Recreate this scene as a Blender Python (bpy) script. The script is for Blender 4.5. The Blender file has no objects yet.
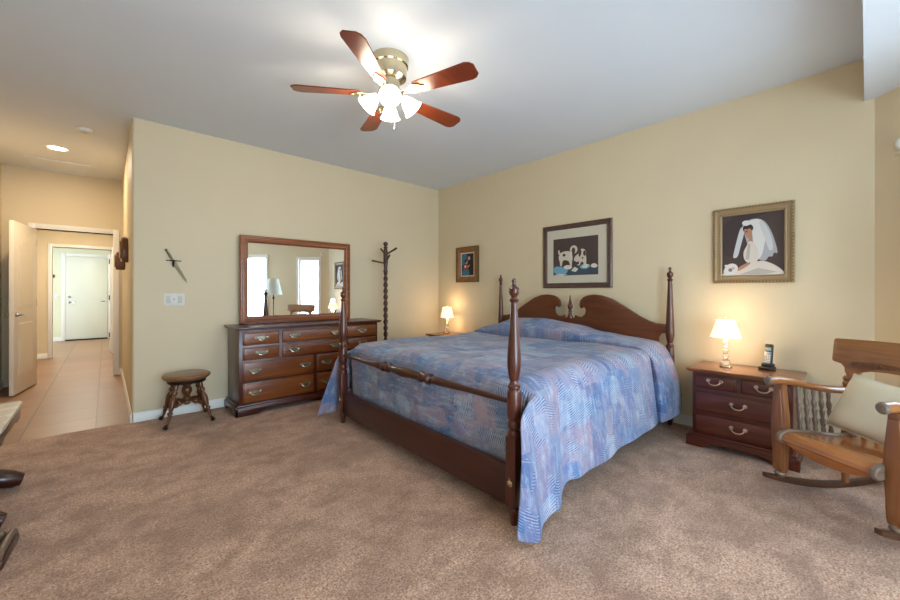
import bpy, bmesh, math, random
from mathutils import Matrix, Vector
random.seed(7)
PI = math.pi
R = math.radians
SC = bpy.context.scene
COL = SC.collection

# ------------------------------------------------------------------ camera, sky, exposure
cam_d = bpy.data.cameras.new('camera')
cam = bpy.data.objects.new('camera', cam_d)
COL.objects.link(cam)
SC.camera = cam
cam_d.sensor_width = 36.0
cam_d.lens = 379.03 / 900 * 36
cam_d.shift_y = -(300 - 292.365) / 900
cam_d.clip_start = 0.02
cam.location = (0, 0, 1.1685)
cam.rotation_euler = (PI / 2, 0, -0.7379)

SKY = 15.5
world = bpy.data.worlds.new('sky')
SC.world = world
world.use_nodes = True
_bg = world.node_tree.nodes['Background']
_bg.inputs[0].default_value = (0.63, 0.825, 1.0, 1)
_bg.inputs[1].default_value = SKY

vs = SC.view_settings
vs.view_transform = 'Standard'
vs.look = 'None'
vs.exposure = 0.0
vs.gamma = 1.0
vs.use_curve_mapping = False
FAN_W, LAMP_W, CAN_W = 4.8, 2.2, 20.0


def portal(loc, rot, sx, sy):
    d = bpy.data.lights.new('window_portal', 'AREA')
    d.shape = 'RECTANGLE'
    d.size, d.size_y = sx, sy
    d.cycles.is_portal = True
    o = bpy.data.objects.new('window_portal', d)
    COL.objects.link(o)
    o.location = loc
    o.rotation_euler = rot


# ------------------------------------------------------------------ materials
def lin(h):
    h = h.lstrip('#')
    out = []
    for i in (0, 2, 4):
        v = int(h[i:i + 2], 16) / 255
        out.append(v / 12.92 if v <= 0.04045 else ((v + 0.055) / 1.055) ** 2.4)
    return (*out, 1)


class NT:
    def __init__(s, name):
        s.m = bpy.data.materials.new(name)
        s.m.use_nodes = True
        s.t = s.m.node_tree
        s.b = s.t.nodes['Principled BSDF']

    def n(s, typ, **kw):
        nd = s.t.nodes.new(typ)
        for k, v in kw.items():
            if k.startswith('i_'):
                key = k[2:].replace('_', ' ')
                nd.inputs[key].default_value = v
            else:
                setattr(nd, k, v)
        return nd

    def l(s, a, b):
        s.t.links.new(a, b)

    def mix(s, fac, a, b, mode='MIX'):
        nd = s.t.nodes.new('ShaderNodeMix')
        nd.data_type = 'RGBA'
        nd.blend_type = mode
        for sock, v in ((nd.inputs[0], fac), (nd.inputs[6], a), (nd.inputs[7], b)):
            if hasattr(v, 'default_value'):
                s.l(v, sock)
            else:
                sock.default_value = v
        return nd.outputs[2]

    def coords(s, scale=(1, 1, 1), kind='Object', rot=(0, 0, 0), loc=(0, 0, 0)):
        tc = s.n('ShaderNodeTexCoord')
        mp = s.n('ShaderNodeMapping')
        mp.inputs['Scale'].default_value = scale
        mp.inputs['Rotation'].default_value = rot
        mp.inputs['Location'].default_value = loc
        s.l(tc.outputs[kind], mp.inputs[0])
        return mp.outputs[0]

    def noise(s, vec, scale, detail=4, rough=0.55, dist=0.0):
        nd = s.n('ShaderNodeTexNoise')
        nd.inputs['Scale'].default_value = scale
        nd.inputs['Detail'].default_value = detail
        nd.inputs['Roughness'].default_value = rough
        nd.inputs['Distortion'].default_value = dist
        s.l(vec, nd.inputs['Vector'])
        return nd.outputs[0]

    def ramp(s, fac, stops, interp='LINEAR'):
        nd = s.n('ShaderNodeValToRGB')
        nd.color_ramp.interpolation = interp
        el = nd.color_ramp.elements
        while len(el) > 1:
            el.remove(el[-1])
        el[0].position, el[0].color = stops[0]
        for p, c in stops[1:]:
            e = el.new(p)
            e.color = c
        s.l(fac, nd.inputs[0])
        return nd.outputs[0]

    def math(s, op, a, b=0.0):
        nd = s.n('ShaderNodeMath', operation=op)
        for sock, v in ((nd.inputs[0], a), (nd.inputs[1], b)):
            if hasattr(v, 'default_value'):
                s.l(v, sock)
            else:
                sock.default_value = v
        return nd.outputs[0]

    def bump(s, h, strength=0.2, dist=0.01):
        nd = s.n('ShaderNodeBump')
        nd.inputs['Strength'].default_value = strength
        nd.inputs['Distance'].default_value = dist
        s.l(h, nd.inputs['Height'])
        s.l(nd.outputs[0], s.b.inputs['Normal'])

    def base(s, c):
        if hasattr(c, 'default_value'):
            s.l(c, s.b.inputs['Base Color'])
        else:
            s.b.inputs['Base Color'].default_value = c

    def set(s, **kw):
        for k, v in kw.items():
            s.b.inputs[k.replace('_', ' ')].default_value = v


def paint(name, hexc, rough=0.6, var=0.03, bump=0.06, scale=90):
    t = NT(name)
    v = t.coords()
    c = lin(hexc)
    d = tuple(x * (1 - var * 2) for x in c[:3]) + (1,)
    n = t.noise(v, 3.0, 3)
    t.base(t.mix(n, c, d))
    t.set(Roughness=rough)
    t.bump(t.noise(v, scale, 3), bump, 0.004)
    return t.m


def plain(name, hexc, rough=0.5, metal=0.0, **kw):
    t = NT(name)
    v = t.coords()
    c = lin(hexc)
    d = tuple(x * 0.86 for x in c[:3]) + (1,)
    t.base(t.mix(t.noise(v, 25, 2), c, d))
    t.set(Roughness=rough, Metallic=metal)
    for k, x in kw.items():
        t.b.inputs[k.replace('_', ' ')].default_value = x
    return t.m


def wood(name, c1, c2, c3, axis='x', rough=0.32, scale=1.0, coat=0.25, kind='Object', k=0.62):
    t = NT(name)

    def lin(h, f=globals()['lin']):
        return tuple(x * k for x in f(h)[:3]) + (1,)
    s = {'x': (1.2, 14, 14), 'y': (14, 1.2, 14), 'z': (14, 14, 1.2)}[axis]
    v = t.coords(tuple(q * scale for q in s), kind)
    n1 = t.noise(v, 1.6, 6, 0.6, 0.8)
    n2 = t.noise(v, 7.0, 3, 0.6, 0.3)
    n3 = t.noise(t.coords((1, 1, 1), kind), 2.2, 2)
    col = t.ramp(n1, [(0.28, lin(c1)), (0.5, lin(c2)), (0.74, lin(c3))])
    col = t.mix(t.math('MULTIPLY', n2, 0.45), col, lin(c1))
    col = t.mix(t.math('MULTIPLY', n3, 0.35), col, lin(c3))
    t.base(col)
    t.set(Roughness=rough)
    t.b.inputs['Coat Weight'].default_value = coat
    t.b.inputs['Coat Roughness'].default_value = 0.25
    t.bump(n2, 0.05, 0.002)
    return t.m


def emit(name, color, strength):
    t = NT(name)
    t.base(color)
    t.b.inputs['Emission Color'].default_value = color
    t.b.inputs['Emission Strength'].default_value = strength
    t.set(Roughness=0.4)
    return t.m


M = {}
M['wall'] = paint('wall_paint', 'DAC9A8', 0.55)
M['hall_wall'] = M['wall']
M['far_wall'] = paint('far_wall_paint', 'DFDCBE', 0.6)
M['ceiling'] = paint('ceiling_paint', 'DEE3EA', 0.7, 0.02, 0.1, 60)
M['trim'] = paint('trim_paint', 'E6E3DC', 0.35, 0.01, 0.01)
M['cream_door'] = paint('cream_door_paint', 'D9D8C8', 0.4, 0.01, 0.01)
M['door'] = paint('door_paint', 'E9E0D0', 0.35, 0.01, 0.01)
M['mahogany_x'] = wood('mahogany_x', '3A150D', '5C2415', '7A3620', 'x')
M['mahogany_z'] = wood('mahogany_z', '35140D', '56221A', '6F3322', 'z')
M['cherry_x'] = wood('cherry_drawer', '58260F', '86441A', 'B26628', 'x', 0.28, k=.68)
M['cherry_y'] = wood('cherry_frame', '643012', '965020', 'B4662E', 'x', 0.3, k=.85)
M['headboard'] = wood('headboard_wood', '4A1D0D', '70300F', '8A4418', 'y', 0.3)
M['bedpost'] = wood('bedpost_wood', '34140B', '542112', '70351F', 'z', 0.28, 1.0, 0.3, k=.85)
M['bedrail'] = wood('bedrail_wood', '34140B', '4E2012', '632C18', 'y', 0.3)
M['nightstand'] = wood('nightstand_wood', '3A130A', '5E2213', '7C3419', 'x', 0.25, 1.0, 0.4, k=.75)
M['ns_top_lit'] = wood('nightstand_top_lit_wood', '5A2610', '80401A', '9C5A26', 'x', 0.22, 1.0, 0.5, k=.9)  # lighter and more orange: lamp light painted into the top
M['oak_x'] = wood('golden_oak_x', '65371A', '9A602E', 'B97F46', 'x', 0.35, 1.3, k=0.8)
M['seat_oak'] = wood('seat_oak', '8A4A1E', 'B46A30', 'CE8A4A', 'x', 0.25, 1.3, 0.5, k=.9)
M['oak_y'] = wood('golden_oak_y', '84471F', 'AC6A31', 'C48446', 'y', 0.3, 1.3, 0.4, k=0.8)
M['oak_z'] = wood('golden_oak_z', '6F3D1D', '93582C', 'AB7040', 'z', 0.35, 1.3, k=0.8)
M['oak_grey'] = wood('worn_oak', '65503F', '836B56', '9A8470', 'y', 0.35, 1.3, k=0.8)
M['stool'] = wood('stool_wood', '4A230F', '7A4521', '9A6435', 'z', 0.35, 1.6, k=0.62)
M['stool_seat'] = wood('stool_seat_wood', '6E4424', '90613A', 'A67A4E', 'x', 0.35, k=0.8)
M['rack'] = wood('rack_wood', '3C1E10', '5C3520', '74492E', 'z', 0.4)
M['rib_wood'] = wood('rib_wood', '4A3428', '6E5546', '8A7160', 'y', 0.4, k=.8)
M['table_wood'] = wood('table_wood', '2C0F08', '46190D', '5A2514', 'z', 0.3)
M['fan_blade'] = wood('fan_blade_wood', '6E2A12', '8F3A18', 'A64D22', 'x', 0.3, 0.8)
M['carved'] = wood('carved_wood', '4A260F', '744119', '8E5826', 'z', 0.4, 2.0, k=0.8)
M['gold_frame'] = plain('gilt_frame', '9C8460', 0.5, 0.2)
M['gilt_dark'] = plain('gilt_dark', '6E5A3A', 0.5, 0.3)
M['dark_frame'] = wood('dark_frame', '33211B', '533A30', '6B5044', 'y', 0.35, k=.9)
M['bronze_frame'] = wood('bronze_frame', '6A3A12', '96591C', 'B5762C', 'y', 0.35, k=0.8)
M['brass'] = plain('brass', 'CFC2A2', 0.2, 0.95)
M['antique_brass'] = plain('antique_brass', 'B9AE98', 0.25, 0.95)
M['worn_brass'] = plain('worn_brass', '857658', 0.5, 0.4)
M['pale_brass'] = plain('pale_brass', 'C9A892', 0.3, 0.75)
M['chrome'] = plain('chrome', 'B9BABB', 0.2, 1.0)
M['dark_metal'] = plain('dark_metal', '3B352F', 0.4, 0.8)
M['white_plastic'] = plain('white_plastic', 'E4E1D8', 0.4)
M['grey_line'] = plain('switch_grey', 'CFCBC0', 0.4)
M['black_plastic'] = plain('black_plastic', '1C1E20', 0.35)
M['silver_plastic'] = plain('silver_plastic', '8A949B', 0.35, 0.4)
M['screen'] = plain('phone_screen', '8FA39A', 0.15)
M['pillow'] = paint('pillow_cloth', 'D8CCB0', 0.9, 0.04, 0.25, 260)
M['shade_glow'] = emit('lit_lampshade', (1.0, 0.80, 0.55, 1), 1.1)
M['glass_glow'] = emit('lit_fan_glass', (1.0, 0.93, 0.82, 1), 7.0)
M['can_glow'] = emit('lit_can_lens', (1.0, 0.92, 0.78, 1), 12.0)
M['mat_board'] = paint('mat_board', 'C9C0AC', 0.8, 0.02, 0.02)


def mk_carpet():
    t = NT('carpet')
    v = t.coords()
    fine = t.noise(v, 120, 2, 0.6)
    tuft = t.noise(v, 60, 3, 0.7)
    mid = t.noise(v, 7, 5, 0.7)
    big = t.noise(t.coords((1.0, 1.7, 1), rot=(0, 0, 0.7)), 1.7, 5, 0.65, 0.8)
    c = t.ramp(t.math('ADD', t.math('MULTIPLY', fine, .55), t.math('MULTIPLY', tuft, .45)),
               [(0.34, lin('7C5A45')), (0.5, lin('B89278')), (0.66, lin('E2BEA5'))])
    c = t.mix(t.ramp(big, [(0.38, (.5, .5, .5, 1)), (0.6, (0, 0, 0, 1))]), c, lin('7E5C49'))
    c = t.mix(t.ramp(mid, [(0.36, (.6, .6, .6, 1)), (0.52, (0, 0, 0, 1))]), c, lin('87634F'))
    c = t.mix(t.ramp(mid, [(0.52, (0, 0, 0, 1)), (0.75, (.3, .3, .3, 1))]), c, lin('D2AC95'))
    t.base(c)
    t.set(Roughness=0.95)
    t.b.inputs['Sheen Weight'].default_value = 0.15
    t.bump(t.math('ADD', fine, t.math('MULTIPLY', mid, 0.4)), 0.35, 0.008)
    return t.m


def mk_tile():
    t = NT('hall_tile')
    v = t.coords((1, 1, 1), loc=(0.06, -7.10, 0))
    b = t.n('ShaderNodeTexBrick')
    b.offset = 0.0
    b.inputs['Scale'].default_value = 1.0
    b.inputs['Brick Width'].default_value = 0.447
    b.inputs['Row Height'].default_value = 0.447
    b.inputs['Mortar Size'].default_value = 0.006
    b.inputs['Mortar Smooth'].default_value = 0.2
    b.inputs['Bias'].default_value = -0.2
    b.inputs['Color1'].default_value = lin('98704E')
    b.inputs['Color2'].default_value = lin('856145')
    b.inputs['Mortar'].default_value = lin('4E3C2D')
    t.l(v, b.inputs['Vector'])
    n = t.noise(t.coords(), 5, 4, 0.6, 0.4)
    t.base(t.mix(t.math('MULTIPLY', n, 0.5), b.outputs[0], lin('A07A58')))
    t.set(Roughness=0.38)
    return t.m


def mk_bedspread():
    t = NT('bedspread_cloth')
    uv = t.coords((1, 1, 1), 'UV')
    wob = t.n('ShaderNodeTexNoise')
    wob.inputs['Scale'].default_value = 14
    t.l(uv, wob.inputs['Vector'])
    warp = t.mix(0.012, uv, wob.outputs['Color'], 'LINEAR_LIGHT')

    def cells(scale, rnd, loc):
        mp = t.n('ShaderNodeMapping')
        mp.inputs['Scale'].default_value = (1.15, .85, 1)
        mp.inputs['Location'].default_value = loc
        t.l(warp, mp.inputs[0])
        vo = t.n('ShaderNodeTexVoronoi', distance='CHEBYCHEV')
        vo.inputs['Scale'].default_value = scale
        vo.inputs['Randomness'].default_value = rnd
        t.l(mp.outputs[0], vo.inputs['Vector'])
        sp = t.n('ShaderNodeSeparateColor')
        t.l(vo.outputs['Color'], sp.inputs[0])
        return sp
    sep = cells(5.6, .55, (0, 0, 0))
    sep2 = cells(9.5, .7, (.3, .1, 0))
    stops = [(0.0, lin('4F78B6')), (0.14, lin('8F98B8')), (0.28, lin('A294B0')), (0.42, lin('3D5E98')), (0.54, lin('ABBBD6')),
             (0.66, lin('B096AC')), (0.78, lin('5C86C2')), (0.88, lin('97849C'))]
    patch = t.mix(.35, t.ramp(sep.outputs[0], stops, 'CONSTANT'), t.ramp(sep2.outputs[1], stops, 'CONSTANT'))
    soft = t.ramp(t.noise(uv, 2.4, 4, 0.6, 0.5), [(0.36, lin('5C7DB2')), (0.5, lin('8B90B0')), (0.62, lin('B296A8'))])
    col = t.mix(0.28, patch, soft)

    def stripes(rot, sc, dist):
        w = t.n('ShaderNodeTexWave', wave_type='BANDS', bands_direction='X')
        w.inputs['Scale'].default_value = sc
        w.inputs['Distortion'].default_value = dist
        w.inputs['Detail'].default_value = 2
        w.inputs['Detail Scale'].default_value = 0.8
        t.l(t.coords((1, 1, 1), 'UV', (0, 0, rot)), w.inputs['Vector'])
        return w.outputs['Fac']
    sa = stripes(1.28, 22, 2.6)
    sb = stripes(1.86, 25, 2.6)
    st = t.mix(t.math('GREATER_THAN', sep.outputs[1], 0.5), sa, sb)
    lt = t.ramp(st, [(0.55, (0, 0, 0, 1)), (0.8, (1, 1, 1, 1))])
    dk = t.ramp(st, [(0.2, (1, 1, 1, 1)), (0.45, (0, 0, 0, 1))])
    on = t.math('GREATER_THAN', sep2.outputs[2], 0.45)
    brk = t.ramp(t.noise(uv, 11, 3, 0.6), [(0.40, (0, 0, 0, 1)), (0.56, (1, 1, 1, 1))])
    msk = t.math('MULTIPLY', on, brk)
    light = t.mix(sep2.outputs[0], lin('C3D3EE'), lin('DCD4DE'))
    col = t.mix(t.math('MULTIPLY', t.math('MULTIPLY', dk, msk), 0.72), col, lin('234A8C'))
    col = t.mix(t.math('MULTIPLY', t.math('MULTIPLY', lt, msk), 0.42), col, light)
    streak = t.noise(t.coords((30, 6, 1), 'UV', (0, 0, .3)), 1.0, 5, 0.75)
    col = t.mix(t.ramp(streak, [(0.50, (0, 0, 0, 1)), (0.66, (.7, .7, .7, 1))]), col, lin('B9C4DE'))
    dark = t.ramp(t.noise(uv, 15, 4, 0.7), [(0.5, (0, 0, 0, 1)), (0.72, (0.5, 0.5, 0.5, 1))])
    col = t.mix(dark, col, lin('3A5A98'))
    t.base(t.mix(1.0, col, (.83, .85, .78, 1), 'MULTIPLY'))
    t.set(Roughness=0.75)
    t.b.inputs['Sheen Weight'].default_value = 0.1
    t.bump(t.noise(uv, 9, 4, 0.65), 0.5, 0.025)
    return t.m


def mk_marble():
    t = NT('white_marble')
    v = t.coords()
    n = t.noise(v, 5, 7, 0.65, 1.4)
    t.base(t.ramp(n, [(0.4, lin('D9D4C8')), (0.52, lin('C5BEB0')), (0.58, lin('DDD8CD'))]))
    t.set(Roughness=0.2)
    return t.m


def mk_mirror():
    t = NT('mirror_glass')
    t.base((0.92, 0.94, 0.93, 1))
    t.set(Roughness=0.0, Metallic=1.0)
    return t.m


def mk_pane():
    t = NT('window_pane')
    tr = t.n('ShaderNodeBsdfTransparent')
    gl = t.n('ShaderNodeBsdfGlossy')
    gl.inputs['Roughness'].default_value = 0.02
    mx = t.n('ShaderNodeMixShader')
    mx.inputs[0].default_value = 0.06
    t.l(tr.outputs[0], mx.inputs[1])
    t.l(gl.outputs[0], mx.inputs[2])
    t.l(mx.outputs[0], t.t.nodes['Material Output'].inputs[0])
    return t.m


def mk_crystal(name, col):
    t = NT(name)
    t.base(col)
    t.set(Roughness=0.05, IOR=1.45)
    t.b.inputs['Transmission Weight'].default_value = 0.85
    return t.m


M['carpet'] = mk_carpet()
M['tile'] = mk_tile()
M['bedspread'] = mk_bedspread()
M['marble'] = mk_marble()
M['mirror'] = mk_mirror()
M['pane'] = mk_pane()
M['crystal'] = mk_crystal('lamp_crystal', (0.98, 0.93, 0.85, 1))
M['lampshade_cloth'] = plain('unlit_lampshade', 'DDE3DC', 0.8)
M['patio'] = paint('patio_concrete', 'B9B2A8', 0.8)
M['fence'] = paint('fence_block', 'C9CBD0', 0.8)


# ------------------------------------------------------------------ mesh helpers
class MB:
    """collects shapes; build() links them as ONE mesh object"""

    def __init__(s):
        s.bm = bmesh.new()

    def _add(s, tmp, mat=None, mi=0):
        for f in tmp.faces:
            f.material_index = mi
        if mat is not None:
            tmp.transform(mat)
        me = bpy.data.meshes.new('tmp')
        tmp.to_mesh(me)
        tmp.free()
        s.bm.from_mesh(me)
        bpy.data.meshes.remove(me)
        return s

    def box(s, x0, x1, y0, y1, z0, z1, bev=0.0, seg=2, mat=None, mi=0):
        t = bmesh.new()
        bmesh.ops.create_cube(t, size=1)
        for v in t.verts:
            v.co = ((x0 + x1) / 2 + v.co.x * (x1 - x0), (y0 + y1) / 2 + v.co.y * (y1 - y0), (z0 + z1) / 2 + v.co.z * (z1 - z0))
        if bev > 0:
            bmesh.ops.bevel(t, geom=t.edges[:], offset=bev, segments=seg, affect='EDGES', profile=0.5)
        return s._add(t, mat, mi)

    def lathe(s, prof, p0=(0, 0, 0), p1=None, seg=20, mi=0, square=None):
        """prof: (t, r): t = metres along the axis p0->p1 (z when p1 is None)"""
        t = bmesh.new()
        rings = []
        for (h, r) in prof:
            if r < 1e-5:
                rings.append([t.verts.new((0, 0, h))])
            else:
                rings.append([t.verts.new((r * math.cos(2 * PI * k / seg), r * math.sin(2 * PI * k / seg), h)) for k in range(seg)])
        for a, b in zip(rings[:-1], rings[1:]):
            for k in range(seg):
                k2 = (k + 1) % seg
                if len(a) == 1 and len(b) == 1:
                    continue
                if len(a) == 1:
                    t.faces.new((a[0], b[k2], b[k]))
                elif len(b) == 1:
                    t.faces.new((a[k], a[k2], b[0]))
                else:
                    t.faces.new((a[k], a[k2], b[k2], b[k]))
        if len(rings[0]) > 1:
            t.faces.new(rings[0][::-1])
        if len(rings[-1]) > 1:
            t.faces.new(rings[-1])
        bmesh.ops.recalc_face_normals(t, faces=t.faces[:])
        p0 = Vector(p0)
        mat = Matrix.Translation(p0)
        if p1 is not None:
            d = (Vector(p1) - p0).normalized()
            mat = mat @ Vector((0, 0, 1)).rotation_difference(d).to_matrix().to_4x4()
        return s._add(t, mat, mi)

    def turned(s, p0, p1, prof, seg=16, mi=0):
        """prof in fractions (0..1, r)"""
        L = (Vector(p1) - Vector(p0)).length
        return s.lathe([(a * L, r) for a, r in prof], p0, p1, seg, mi)

    def tube(s, pts, r, seg=10, mi=0, closed=False):
        pts = [Vector(p) for p in pts]
        rr = r if isinstance(r, (list, tuple)) else [r] * len(pts)
        t = bmesh.new()
        rings = []
        up = None
        for i, p in enumerate(pts):
            a = pts[max(i - 1, 0)]
            b = pts[min(i + 1, len(pts) - 1)]
            d = (b - a).normalized()
            if up is None:
                up = Vector((0, 0, 1)) if abs(d.z) < 0.9 else Vector((1, 0, 0))
            u = d.cross(up).normalized()
            w = u.cross(d).normalized()
            up = w
            rings.append([t.verts.new(p + rr[i] * (math.cos(2 * PI * k / seg) * u + math.sin(2 * PI * k / seg) * w)) for k in range(seg)])
        for a, b in zip(rings[:-1], rings[1:]):
            for k in range(seg):
                t.faces.new((a[k], a[(k + 1) % seg], b[(k + 1) % seg], b[k]))
        t.faces.new(rings[0][::-1])
        t.faces.new(rings[-1])
        bmesh.ops.recalc_face_normals(t, faces=t.faces[:])
        return s._add(t, None, mi)

    def prism(s, outline, d0, d1, plane='xz', bev=0.0, mat=None, mi=0, seg=2):
        """outline (a, b) in the named plane, thickened along the third axis from d0 to d1"""
        def P(a, b, d):
            return {'xz': (a, d, b), 'xy': (a, b, d), 'yz': (d, a, b)}[plane]
        t = bmesh.new()
        v0 = [t.verts.new(P(a, b, d0)) for a, b in outline]
        v1 = [t.verts.new(P(a, b, d1)) for a, b in outline]
        n = len(outline)
        f0 = t.faces.new(v0)
        f1 = t.faces.new(v1[::-1])
        for k in range(n):
            t.faces.new((v0[k], v1[k], v1[(k + 1) % n], v0[(k + 1) % n]))
        bmesh.ops.recalc_face_normals(t, faces=t.faces[:])
        if bev > 0:
            es = [e for e in t.edges if (f0 in e.link_faces) != (f1 in e.link_faces) or False]
            es = [e for e in f0.edges] + [e for e in f1.edges]
            bmesh.ops.bevel(t, geom=list(set(es)), offset=bev, segments=seg, affect='EDGES', profile=0.5)
        bmesh.ops.triangulate(t, faces=[f for f in t.faces if len(f.verts) > 4])
        return s._add(t, mat, mi)

    def grid(s, fn, nu, nv, uvfn=None, mi=0, wrap=False):
        t = bmesh.new()
        uvl = t.loops.layers.uv.new('UVMap') if uvfn else None
        V = [[t.verts.new(fn(i, j)) for j in range(nv)] for i in range(nu)]
        for i in range(nu - 1):
            for j in range(nv - 1 + (1 if wrap else 0)):
                j2 = (j + 1) % nv
                f = t.faces.new((V[i][j], V[i + 1][j], V[i + 1][j2], V[i][j2]))
                if uvl:
                    for lp, (a, b) in zip(f.loops, ((i, j), (i + 1, j), (i + 1, j2), (i, j2))):
                        lp[uvl].uv = uvfn(a, b)
        return s._add(t, None, mi)

    def frame(s, x0, x1, z0, z1, prof, mi=0, mat=None):
        """mitred picture frame in the xz plane; prof = (inset, depth toward -y) from outside to inside, closed"""
        t = bmesh.new()
        loops = []
        for ins, dep in prof:
            loops.append([t.verts.new(c) for c in ((x0 + ins, -dep, z0 + ins), (x1 - ins, -dep, z0 + ins), (x1 - ins, -dep, z1 - ins), (x0 + ins, -dep, z1 - ins))])
        n = len(loops)
        for i in range(n):
            a, b = loops[i], loops[(i + 1) % n]
            for k in range(4):
                t.faces.new((a[k], a[(k + 1) % 4], b[(k + 1) % 4], b[k]))
        bmesh.ops.recalc_face_normals(t, faces=t.faces[:])
        return s._add(t, mat, mi)

    def sphere(s, c, r, seg=16, mi=0, scale=(1, 1, 1)):
        t = bmesh.new()
        bmesh.ops.create_uvsphere(t, u_segments=seg, v_segments=max(8, seg // 2), radius=r)
        for v in t.verts:
            v.co = (c[0] + v.co.x * scale[0], c[1] + v.co.y * scale[1], c[2] + v.co.z * scale[2])
        return s._add(t, None, mi)

    def build(s, name, mats, parent=None, sharp=35, smooth=True):
        me = bpy.data.meshes.new(name)
        s.bm.to_mesh(me)
        s.bm.free()
        for m in (mats if isinstance(mats, (list, tuple)) else [mats]):
            me.materials.append(M[m] if isinstance(m, str) else m)
        if smooth:
            for p in me.polygons:
                p.use_smooth = True
            me.set_sharp_from_angle(angle=R(sharp))
        o = bpy.data.objects.new(name, me)
        COL.objects.link(o)
        if parent is not None:
            o.parent = parent
        return o


def tag(o, label=None, cat=None, group=None, kind=None):
    if label:
        o['label'] = label
    if cat:
        o['category'] = cat
    if group:
        o['group'] = group
    if kind:
        o['kind'] = kind
    return o


def struct(o):
    o['kind'] = 'structure'
    return o


def thing(name, label, cat, loc=(0, 0, 0), rz=0.0, group=None):
    o = bpy.data.objects.new(name, None)
    o.empty_display_size = 0.1
    COL.objects.link(o)
    o.location = loc
    o.rotation_euler = (0, 0, rz)
    return tag(o, label, cat, group)


def copy_thing(root, loc, rz=None, label=None):
    """a thing with its parts and their sub-parts"""
    def rec(o, par):
        c = o.copy()
        COL.objects.link(c)
        if par is not None:
            c.parent = par
        for ch in o.children:
            rec(ch, c)
        return c
    r = rec(root, None)
    r.location = loc
    if rz is not None:
        r.rotation_euler = (0, 0, rz)
    if label:
        r['label'] = label
    return r


# ------------------------------------------------------------------ the room
XB, YD, H, HN = 3.789, 4.432, 2.74, 2.457      # bed wall, dresser wall, ceiling, nook ceiling
XW, XL = 0.1765, -0.94                          # hall right wall, left wall
YF, YDW = -1.80, 7.13                           # wall behind the camera, wall with the bedroom door
BO = Vector((3.789, -0.036, 0))                 # start of the slanted window wall
BA = math.atan2(-0.677, -0.735)
BM = Matrix.Translation(BO) @ Matrix.Rotation(BA, 4, 'Z')   # local x along the wall, y outward
BL = 2.60
bay_end = BM @ Vector((BL, 0, 0))

# floor
m = MB()
m.prism([(XL - .1, YF - .1), (bay_end.x + .1, YF - .1), (XB + .1, BO.y - .1), (XB + .1, YD + .1), (XW + .02, YD + .1), (XW + .02, 4.46), (XL - .1, 4.47)], -0.08, 0.0, 'xy')
struct(m.build('floor', 'carpet'))
m = MB()
m.box(-2.6, 1.0, 4.46, 13.1, -0.08, -0.004)
struct(m.build('floor_hall', 'tile'))

# ceilings
m = MB()
m.box(XL - .12, XB + .12, 0.012, YDW + 0.12, H, H + .08)
struct(m.build('ceiling', 'ceiling'))
m = MB()
m.box(XL - .12, XB + .12, YF - .12, 0.012, HN, H + .08)
struct(m.build('ceiling_nook', 'ceiling'))
m = MB()
m.box(-2.6, 1.0, YDW + 0.12, 13.12, 2.44, 2.52)
struct(m.build('ceiling_hall', 'ceiling'))

# wall with the dresser and the hall side that turns its rounded corner
m = MB()
rr = 0.022
arc = [(XW + rr - rr * math.cos(a), YD + rr - rr * math.sin(a)) for a in [PI / 2 * k / 6 for k in range(7)]]
m.prism(arc + [(XB + .12, YD), (XB + .12, YD + .12), (XW + .12, YD + .12), (XW + .12, YDW + .12), (XW, YDW + .12)], 0, H, 'xy')
struct(m.build('wall_back', 'wall'))
m = MB()
m.box(XB, XB + .12, BO.y, YD + .12, 0, H)
struct(m.build('wall_right', 'wall'))
m = MB()
m.box(XL - .12, XL, YF - .12, 9.76, 0, H)
struct(m.build('wall_left', 'wall'))


def wall_with_holes(mb, L, height, th, holes, mat):
    """holes: (x0, x1, z0, z1) sorted along x"""
    x = 0.0
    for a, b, z0, z1 in holes:
        mb.box(x, a, 0, th, 0, height, mat=mat)
        if z0 > 0:
            mb.box(a, b, 0, th, 0, z0, mat=mat)
        mb.box(a, b, 0, th, z1, height, mat=mat)
        x = b
    mb.box(x, L, 0, th, 0, height, mat=mat)


WIN = [(0.235, 0.735, 0.48, 1.965), (1.53, 2.08, 0.48, 2.03)]
m = MB()
wall_with_holes(m, BL + .06, HN + .05, 0.13, WIN, BM)
struct(m.build('wall_bay', 'wall'))
FM = Matrix.Translation((bay_end.x + .05, YF, 0)) @ Matrix.Rotation(PI, 4, 'Z')   # local x runs toward -x, y outward
FL = bay_end.x + .05 - XL
ADDED_HOLE = (0.45, 2.25, 0.02, 2.05)
m = MB()
wall_with_holes(m, FL, HN + .05, 0.13, [ADDED_HOLE], FM)
struct(m.build('wall_front', 'wall'))


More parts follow.
